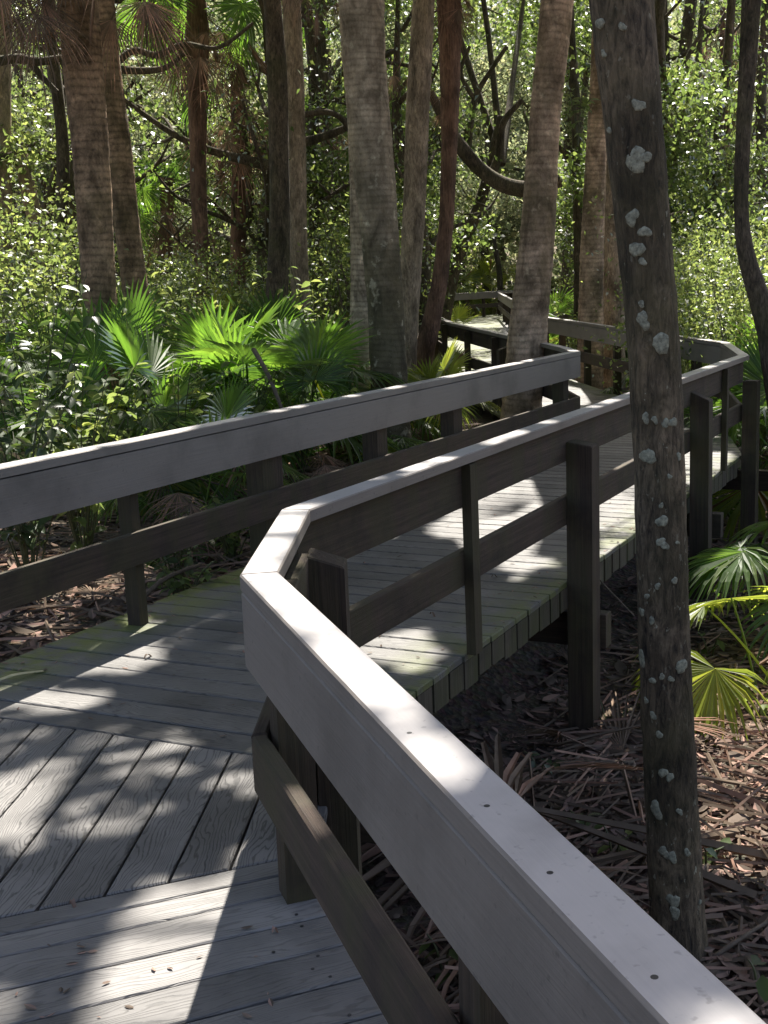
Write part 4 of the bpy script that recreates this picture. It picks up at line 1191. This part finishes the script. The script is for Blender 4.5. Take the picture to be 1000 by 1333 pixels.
for (u, Y) in spots:
    x = bearing(u) * Y
    if 500 < u < 760 and Y < 32 and not (u < 560 and Y < 15): continue
    if 690 < u < 900 and Y < 19.5: continue
    i = int(rng.integers(4))
    if u > 850: i = [0, 2, 0, 1][i]
    o = SH[i] if not used_s[i] else copy_tree(SH[i]); used_s[i] = True
    o.location = (x, Y, gz(x, Y)); o.rotation_euler = (0, 0, rng.uniform(0, 6.28)); s = rng.uniform(0.75, 1.2); o.scale = (s, s, s)
    tag(o, uniq(SNAME[i] + ' ' + where(x, Y)), 'shrub', 'understorey shrubs')

# ------------------------------------------------------------------ palmettos
def palmetto(x, y, n, s, mats, label, group='saw palmettos', lean=0.0, up=(0, 6)):
    t = empty('saw_palmetto', (x, y, gz(x, y) - 0.05), rng.uniform(0, 6.28))
    tag(t, label, 'palmetto', group)
    for k in range(n):
        i = int(rng.integers(up[0], up[1]))
        mt_ = FANY[i] if rng.random() < 0.12 else mats[i]
        link_mesh('frond', mt_, t, (rng.normal(0, 0.05), rng.normal(0, 0.05), rng.uniform(0, 0.15)), (rng.normal(0, 0.12), rng.normal(0, 0.12), k * 2.399 + rng.uniform(-0.35, 0.35)), s * rng.uniform(0.8, 1.15))
    for k in range(2 if n > 6 else 1):
        link_mesh('dead_frond', DEADLOW[k], t, (0, 0, 0.25), (rng.normal(0, 0.1), 0, rng.uniform(0, 6.28)), s * rng.uniform(0.7, 0.95))
    return t
PL = [(205, 9.2, 9, 1.05), (330, 10.4, 10, 1.1), (265, 11.6, 9, 1.1), (395, 11.2, 9, 1.1), (440, 12.2, 9, 1.0), (165, 11.0, 9, 1.05), (60, 8.6, 10, 1.1), (10, 9.8, 9, 1.2), (110, 9.6, 9, 1.0), (300, 13.2, 10, 1.2), (240, 14.5, 9, 1.2), (380, 14.0, 9, 1.1), (420, 15.5, 9, 1.2),
      (345, 16.5, 9, 1.2), (90, 12.6, 9, 1.2), (30, 13.5, 9, 1.3), (190, 16.0, 9, 1.2), (500, 13.5, 8, 1.0), (460, 17.5, 9, 1.2), (290, 8.4, 7, 0.8), (245, 7.6, 6, 0.65), (140, 15.0, 9, 1.2), (270, 18.5, 9, 1.2), (370, 19, 9, 1.2), (310, 11.0, 8, 1.0), (360, 12.0, 8, 1.0), (430, 10.6, 7, 0.85)]
for k, (u, Y, n, s) in enumerate(PL):
    x = bearing(u) * Y
    palmetto(x, Y, n + 1, s * 1.1, FAN, uniq('green saw palmetto ' + where(x, Y)))
PR = [(1050, 11.6, 14, 1.5), (985, 13.6, 11, 1.35), (915, 12.5, 9, 1.0), (985, 12.0, 9, 1.1), (870, 15.5, 8, 1.0), (940, 15.0, 9, 1.1), (900, 18, 9, 1.1), (760, 22, 8, 1.2), (800, 24, 8, 1.2), (730, 26, 8, 1.2), (850, 23, 8, 1.2)]
for k, (u, Y, n, s) in enumerate(PR):
    x = bearing(u) * Y
    palmetto(x, Y, n, s, FAN, uniq('green saw palmetto ' + where(x, Y)))
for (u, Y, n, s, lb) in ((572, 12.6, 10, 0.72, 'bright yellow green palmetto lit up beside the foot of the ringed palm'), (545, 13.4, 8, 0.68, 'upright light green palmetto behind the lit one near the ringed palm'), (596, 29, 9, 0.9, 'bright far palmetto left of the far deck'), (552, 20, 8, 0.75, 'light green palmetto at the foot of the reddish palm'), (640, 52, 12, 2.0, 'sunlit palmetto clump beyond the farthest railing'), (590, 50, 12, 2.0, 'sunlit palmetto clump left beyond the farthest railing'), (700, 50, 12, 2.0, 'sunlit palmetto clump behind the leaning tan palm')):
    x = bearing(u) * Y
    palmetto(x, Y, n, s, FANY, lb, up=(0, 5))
# yellowing palmetto on the sunny litter at the right
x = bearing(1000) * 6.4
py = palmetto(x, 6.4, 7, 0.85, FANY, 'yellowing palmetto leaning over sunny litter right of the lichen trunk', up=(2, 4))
x = bearing(1078) * 7.4
palmetto(x, 7.4, 7, 1.15, FAN, 'green palmetto at the right border above the sunny litter', up=(1, 4))

# ------------------------------------------------------------------ broadleaf shrubs and seedlings: each leaf a piece
def leaf_mesh(mat, L=0.07, W=0.038):
    V = [(0, 0, 0), (L * 0.35, W * 0.5, 0.006), (L * 0.7, W * 0.4, 0.002), (L, 0, -0.012), (L * 0.7, -W * 0.4, 0.002), (L * 0.35, -W * 0.5, 0.006), (L * 0.35, 0, -0.002), (L * 0.7, 0, -0.005)]
    F = [(0, 6, 1), (1, 6, 7, 2), (2, 7, 3), (0, 5, 6), (5, 4, 7, 6), (4, 3, 7)]
    return make_mesh('leaf', V, F, mat, True)
LEAFS = {'l': leaf_mesh(M_LEAFL), 'g': leaf_mesh(M_LEAF), 'd': leaf_mesh(M_LEAFD)}
def leafy(x, y, z, h, w, nst, nlf, kind, s, label, cat, group, name='leafy_shrub'):
    t = empty(name, (x, y, z)); tag(t, label, cat, group)
    VV, FF = [], []
    for k in range(nst):
        a = k * 2.4 + rng.uniform(-.4, .4); e = Vector((math.cos(a) * w * rng.uniform(.35, 1), math.sin(a) * w * rng.uniform(.35, 1), h * rng.uniform(.55, 1)))
        m_ = e * 0.45 + Vector((0, 0, h * 0.18))
        p, rr = smooth_path([[Vector((0, 0, -0.05)), 0.006], [m_, 0.004], [e, 0.002]], 5)
        V, F = tube(p, rr, 4); o = len(VV); VV += V; FF += [tuple(x_ + o for x_ in f) for f in F]
        for j in range(nlf):
            q = p[int(len(p) * (0.35 + 0.65 * (j + rng.random()) / nlf)) - 1]
            link_mesh('leaf', LEAFS[kind], t, q, (rng.normal(0, 0.35), rng.uniform(-0.2, 0.7), rng.uniform(0, 6.28)), s * rng.uniform(0.7, 1.25))
    link_mesh('stem', make_mesh('stem', VV, FF, M_STEM), t)
    return t
for (u, v, Y, h, w, nst, nlf, kd, s, lb) in (
    (95, 590, 7.0, 1.25, 0.50, 18, 15, 'l', 1.25, 'bright leafy shrub behind the left railing under the twin palms'),
    (20, 600, 6.4, 1.20, 0.46, 16, 15, 'd', 1.35, 'glossy dark leafy shrub at the left border behind the railing'),
    (155, 600, 7.8, 1.15, 0.46, 15, 14, 'g', 1.25, 'mid green leafy shrub right of the bright one behind the railing'),
    (45, 560, 8.2, 1.75, 0.6, 17, 15, 'd', 1.4, 'taller glossy shrub at the left border in front of the twin palms'),
    (290, 690, 7.0, 0.42, 0.26, 12, 12, 'l', 0.8, 'bright green low plant glowing between the left railing boards'),
    (215, 700, 6.5, 0.42, 0.26, 9, 10, 'd', 1.0, 'dusky leafy plant behind the gap of the left railing'),
    (225, 760, 6.0, 0.30, 0.24, 10, 10, 'g', 0.9, 'low green plant beside the narrow left post at the deck edge'),
    (470, 520, 10.2, 0.7, 0.4, 10, 11, 'g', 1.0, 'leafy shrub in front of the big ringed palm'),
    (230, 500, 8.6, 1.15, 0.55, 14, 13, 'l', 1.15, 'light leafy shrub among the palmettos right of the twin palms'),
    (320, 500, 9.4, 1.05, 0.5, 13, 12, 'g', 1.15, 'leafy shrub among the palmettos below the drooping grey palm'),
    (390, 480, 10.0, 1.0, 0.5, 12, 12, 'l', 1.15, 'pale leafy shrub among the palmettos below the grey trunk'),
    (180, 450, 10.4, 1.7, 0.6, 14, 12, 'g', 1.3, 'tall leafy shrub at the foot of the rear twin palm'),
    (75, 420, 10.6, 2.0, 0.7, 15, 12, 'l', 1.4, 'tall pale leafy shrub left of the front twin palm'),
    (270, 400, 13.0, 2.0, 0.8, 16, 12, 'l', 1.5, 'tall leafy bush behind the palmettos under the shaggy palm'),
    (420, 380, 14.0, 1.9, 0.7, 15, 12, 'l', 1.5, 'tall leafy bush between the grey trunk and the ringed palm'),
    (750, 330, 20.0, 1.3, 0.6, 12, 12, 'l', 1.6, 'light leafy bush seen behind the leaning tan palm')):
    x = bearing(u) * Y
    leafy(x, Y, gz(x, Y), h, w, nst, nlf, kd, s, lb, 'shrub', 'broadleaf shrubs')
for (u, v, z, n, s, kd, lb) in ((580, 1262, -0.78, 3, 1.0, 'l', 'seedling with three pale leaves under the near railing'), (705, 1010, -0.78, 4, 0.9, 'd', 'small green seedling on dark litter beside the near cap'), (760, 1090, -0.78, 6, 0.8, 'd', 'low seedling clump left of the lichen trunk foot'),
    (915, 885, -0.76, 6, 1.1, 'l', 'bright seedling right of the lichen trunk at its middle'), (960, 900, -0.76, 6, 1.1, 'l', 'bright seedling on the sunny litter patch'), (985, 920, -0.76, 6, 1.0, 'g', 'green seedling at the right border of the sunny litter'),
    (925, 850, -0.76, 5, 1.0, 'g', 'green seedling under the yellowing palmetto'), (800, 1120, -0.78, 5, 0.8, 'g', 'yellowish seedling close to the near cap'), (920, 1130, -0.76, 6, 0.9, 'd', 'dark seedling right of the lichen trunk foot'),
    (790, 940, -0.76, 3, 0.8, 'd', 'tiny seedling by the curled dry frond'), (990, 1300, -0.78, 4, 1.0, 'g', 'seedling in the lower right corner behind the cap'), (880, 1010, -0.78, 4, 0.8, 'g', 'seedling hugging the right side of the lichen trunk')):
    p = at_z(u, v, z)
    leafy(p.x, p.y, gz(p.x, p.y), 0.16, 0.12, 3, max(2, n // 2), kd, s * 1.15, lb, 'seedling', 'forest floor seedlings', 'seedling')
# sprig of young leaves lit against the dark beside the tan palm
sprig = leafy(at_y(752, 130, 11.5).x, 11.5, at_y(752, 130, 11.5).z - 0.35, 0.5, 0.16, 5, 9, 'l', 1.3, 'bright yellow green sprig hanging between tan palm and lichen trunk', 'sprig', None, 'leafy_sprig')

# ------------------------------------------------------------------ forest floor: litter, dry fronds, sticks
def litter(name, label, n, xr, yr, size, cond):
    x = rng.uniform(*xr, n); y = rng.uniform(*yr, n)
    k = cond(x, y); x, y = x[k], y[k]
    c = np.stack([x, y, ground_z(x, y) + rng.uniform(0.005, 0.045, len(x))], 1)
    o = link_mesh(name, quads_mesh(name, hex_leaves(c, size * np.clip(rng.lognormal(-0.1, 0.55, len(x)), 0.35, 3.2), rng.uniform(0.25, 0.6, (len(x), 1)), 2.4), M_DRY, 5))
    tag(o, label, 'leaf litter', kind='stuff')
sB = lambda x, y: x * pB.x + y * pB.y
sA = lambda x, y: x * pA.x + y * pA.y
litter('leaf_litter', 'brown fallen leaves covering the low ground right of the boardwalk', 27000, (-0.6, 4.5), (1.2, 12), 0.055, lambda x, y: (sB(x, y) > -2.4) & (sA(x, y) > 0.3))
litter('leaf_litter', 'brown fallen leaves heaped along the left edge of the boardwalk', 28000, (-6.5, 0.3), (3.2, 12), 0.062, lambda x, y: (sB(x, y) < -3.62))
def strips(name, label, n, xr, yr, cond, mat, L=(0.15, 0.8)):
    x = rng.uniform(*xr, n); y = rng.uniform(*yr, n); k = cond(x, y); x, y = x[k], y[k]; n = len(x)
    a = rng.uniform(0, math.pi, n); l = rng.uniform(*L, n); w = rng.uniform(0.002, 0.010, n)
    z0 = ground_z(x, y) + rng.uniform(0.01, 0.05, n); sl = rng.normal(0, 0.12, n)
    dx, dy = np.cos(a), np.sin(a)
    P = lambda s, t, h: np.stack([x + dx * l * s - dy * w * t, y + dy * l * s + dx * w * t, z0 + sl * l * s + h], 1)
    top = np.stack([P(-.5, -1, 0), P(.5, -1, 0), P(.5, 0, .008), P(-.5, 0, .008)], 1); t2 = np.stack([P(-.5, 0, .008), P(.5, 0, .008), P(.5, 1, 0), P(-.5, 1, 0)], 1)
    o = link_mesh(name, quads_mesh(name, np.concatenate([top, t2]), mat)); tag(o, label, 'leaf litter', kind='stuff')
strips('fallen_strips', 'dry palm leaf strips strewn over the low ground at the right', 5500, (-0.3, 4.0), (1.4, 11), lambda x, y: (sB(x, y) > -2.0) & (sA(x, y) > 0.5), M_DEADFAN)
strips('fallen_strips', 'dry palm leaf strips strewn along the left deck edge', 2200, (-5.5, 0), (3.5, 11), lambda x, y: sB(x, y) < -3.66, M_DEADFAN)
def dry(u, v, z, s, rz, rx, label, mesh=None):
    p = at_z(u, v, z); t = empty('dry_frond', (p.x, p.y, gz(p.x, p.y) + 0.05), rz); tag(t, label, 'dead palm leaf', 'fallen dry palm fronds')
    link_mesh('blade', mesh or LYING[int(rng.integers(3))], t, (0, 0, 0), (rx, rng.normal(0, 0.1), 0), s)
for a in ((985, 1180, -0.75, 1.8, 2.6, 0.1, 'large brown dry frond at the right border below the sunny litter'), (960, 1090, -0.75, 1.6, -2.6, 0.5, 'reddish dry frond right of the lichen trunk, second from the border'), (1000, 1060, -0.75, 1.6, 2.2, -0.3, 'dry frond folded over at the right border'), (940, 1210, -0.77, 1.05, 3.4, -0.2, 'dry frond lying against the lichen trunk foot'),
          (800, 1130, -0.77, 0.55, 0.4, 0.2, 'small dry frond between near cap and lichen trunk'), (735, 975, -0.77, 0.8, 0.2, -0.1, 'long dry frond stalk on dark litter left of the lichen trunk'), (830, 1010, -0.77, 0.7, 2.8, 0.3, 'dry frond behind the lichen trunk'), (700, 900, -0.77, 0.6, 1.0, 0.2, 'dry frond in the dark under the deck edge'),
          (1015, 1130, -0.75, 1.9, 3.0, -0.15, 'long brown dry frond pointing in from the right border'), (970, 1020, -0.75, 0.9, 3.6, 0.35, 'dry frond half lit on the sunny litter patch'), (770, 1050, -0.77, 0.8, 0.9, 0.3, 'dry frond in shade between near cap and lichen trunk middle'), (960, 800, -0.7, 0.8, 3.0, 0.2, 'dry frond under the yellowing palmetto'), (930, 690, -0.7, 0.9, 1.2, 0.2, 'dry frond in deep shade behind the sunny palmetto'), (1010, 1250, -0.77, 0.8, 2.9, 0.0, 'dry frond in the lower right corner')): dry(*a)
for (u, v, z, s, rz, lb) in ((60, 850, -0.1, 0.55, 0.6, 'dry frond at the left deck edge beside bright litter'), (130, 800, -0.1, 0.6, 2.0, 'dry frond on the litter left of the narrow post'), (30, 800, -0.1, 0.6, 4.0, 'dry frond under the lower board at the left border'), (265, 690, -0.1, 0.7, 5.0, 'dry frond on the litter behind the second left post'), (300, 720, -0.1, 0.7, 0.2, 'dry frond nearest the corner of the left deck edge')): dry(u, v, z, s, rz, 0.1, lb)
# curled dry frond beside the big support post, and a drooping one behind the left railing
p = at_z(800, 985, -0.78)
t = empty('dry_frond', (p.x, p.y, gz(p.x, p.y))); tag(t, 'curled grey dry frond arching over by the lichen trunk', 'dead palm leaf', 'fallen dry palm fronds')
link_mesh('blade', LYING[2], t, (0, 0, 0.0), (0.6, -0.3, 2.9), 0.5)
p = at_y(400, 600, 8.3)
t = empty('dry_frond', (p.x, 8.3, gz(p.x, 8.3))); tag(t, 'drooping tan dry frond behind the wide left post', 'dead palm leaf', 'fallen dry palm fronds')
for k in range(3): link_mesh('blade', DEAD[k % 2], t, (0, 0, 0.62), (0.1, -0.5, 1.2 + 2.0 * k), 0.42)
# a yellow leaflet and a few fallen leaves on the deck boards
def leaflet(p, q_, w, label, mat=M_DRY):
    p, q_ = Vector(p), Vector(q_); d = (q_ - p); L = d.length; d.normalize(); sd = Vector((-d.y, d.x, 0))
    V = []
    for i in range(7):
        t = i / 6; hw = w * (math.sin(math.pi * min(1, t * 0.9 + 0.08)) ** 0.6); z = 0.004 + 0.012 * math.sin(t * 5)
        c = d * (L * t); V += [c + sd * hw + Vector((0, 0, z)), c + Vector((0, 0, z - 0.003)), c - sd * hw + Vector((0, 0, z))]
    F = []
    for i in range(6):
        a = i * 3; F += [(a, a + 3, a + 4, a + 1), (a + 1, a + 4, a + 5, a + 2)]
    o = link_mesh('fallen_leaflet', make_mesh('fallen_leaflet', V, F, mat), None, p); tag(o, label, 'fallen leaf', 'fallen leaves on the deck')
a_, b_ = at_z(-15, 893, 0.006), at_z(80, 866, 0.006)
leaflet(a_, b_, 0.016, 'long yellow palm leaflet lying on the mossy left deck edge', M_FANY)
for (u, v, du, dv, lb) in ((188, 858, 12, -6, 'small brown leaf on the left deck boards near the narrow post'), (640, 752, 9, -2, 'small leaf on the middle deck near the baluster foot'), (560, 800, 8, 3, 'tiny leaf on the middle deck left of the baluster foot'), (92, 1177, 7, 3, 'tiny pale leaf on the angled boards near the bottom left'), (355, 1215, 8, -4, 'tiny leaf on shaded near boards by the post foot')):
    leaflet(at_z(u, v, 0.003), at_z(u + du, v + dv, 0.003), 0.006, lb)
nb_ = 700
t_ = rng.uniform(2.0, 9.5, nb_); w_ = np.where(rng.random(nb_) < 0.6, rng.choice([-3.62, -1.98], nb_) + rng.normal(0, 0.10, nb_), rng.uniform(-3.6, -2.0, nb_))
w_ = np.clip(w_, -3.66, -1.96); nr = rng.random(nb_) < 0.12
X = np.where(nr, t_ * 0.3 * nA.x + rng.uniform(-0.9, 0.62, nb_) * pA.x, (t_ + 1.2) * nB.x + w_ * pB.x); Yb = np.where(nr, (1.9 + t_ * 0.09) * nA.y + rng.uniform(-0.9, 0.62, nb_) * pA.y, (t_ + 1.2) * nB.y + w_ * pB.y)
c = np.stack([X, Yb, np.full(nb_, 0.004)], 1)
o = link_mesh('leaf_crumbs', quads_mesh('leaf_crumbs', hex_leaves(c, rng.uniform(0.008, 0.035, nb_), 0.4, 4.0, 0.1), M_DRY, 5)); tag(o, 'brown leaf crumbs scattered over the deck boards', 'leaf litter', kind='stuff')
# sticks
def stick(pts, r0, label, cat='stick'):
    pts = [Vector(p) for p in pts]; b0 = pts[0]
    path, rad = smooth_path([[p - b0, r0 * (1 - 0.5 * i / len(pts))] for i, p in enumerate(pts)], 4)
    V, F = tube(path, rad, 6, 0.12, rng.uniform(0, 5), True)
    o = link_mesh('stick', make_mesh('stick', V, F, M_TWIG, True), None, b0); tag(o, label, cat, 'fallen sticks')
def gp(u, v, z=-0.76, h=0.02):
    p = at_z(u, v, z); return (p.x, p.y, gz(p.x, p.y) + h)
stick([gp(690, 950), gp(720, 938, h=0.06), gp(745, 925, h=0.08)], 0.010, 'thin pale stick in the dark below the deck edge')
stick([gp(660, 1005), gp(740, 1000, h=0.05), gp(825, 998, h=0.05)], 0.014, 'long horizontal stick left of the lichen trunk')
stick([gp(975, 1255), gp(985, 1285, h=0.03), gp(995, 1310, h=0.03)], 0.022, 'short thick grey stick behind the near cap at the right border')
stick([gp(930, 1252), gp(970, 1240, h=0.07), gp(1010, 1222, h=0.1)], 0.009, 'pale thin stick near the lichen trunk foot')
stick([at_y(782, 756, 5.9), at_y(803, 778, 5.5), at_y(826, 802, 5.1)], 0.004, 'thin leaning twig between support post and lichen trunk')
stick([(-1.95, 5.55, gz(-1.95, 5.55) + 0.04), (-1.8, 5.8, 0.05), (-1.68, 6.1, 0.06)], 0.014, 'pale stick pointing at the narrow left post')
stick([at_y(330, 455, 9.5), at_y(350, 490, 9.3), at_y(370, 540, 9.2)], 0.02, 'dark leaning stick among the palmettos left of the ringed palm')

# nothing is left parked outside the scene
for o in PROTO + SH + BARE + SLIM:
    if 'label' not in o:
        for ch in list(o.children): bpy.data.objects.remove(ch)
        bpy.data.objects.remove(o)
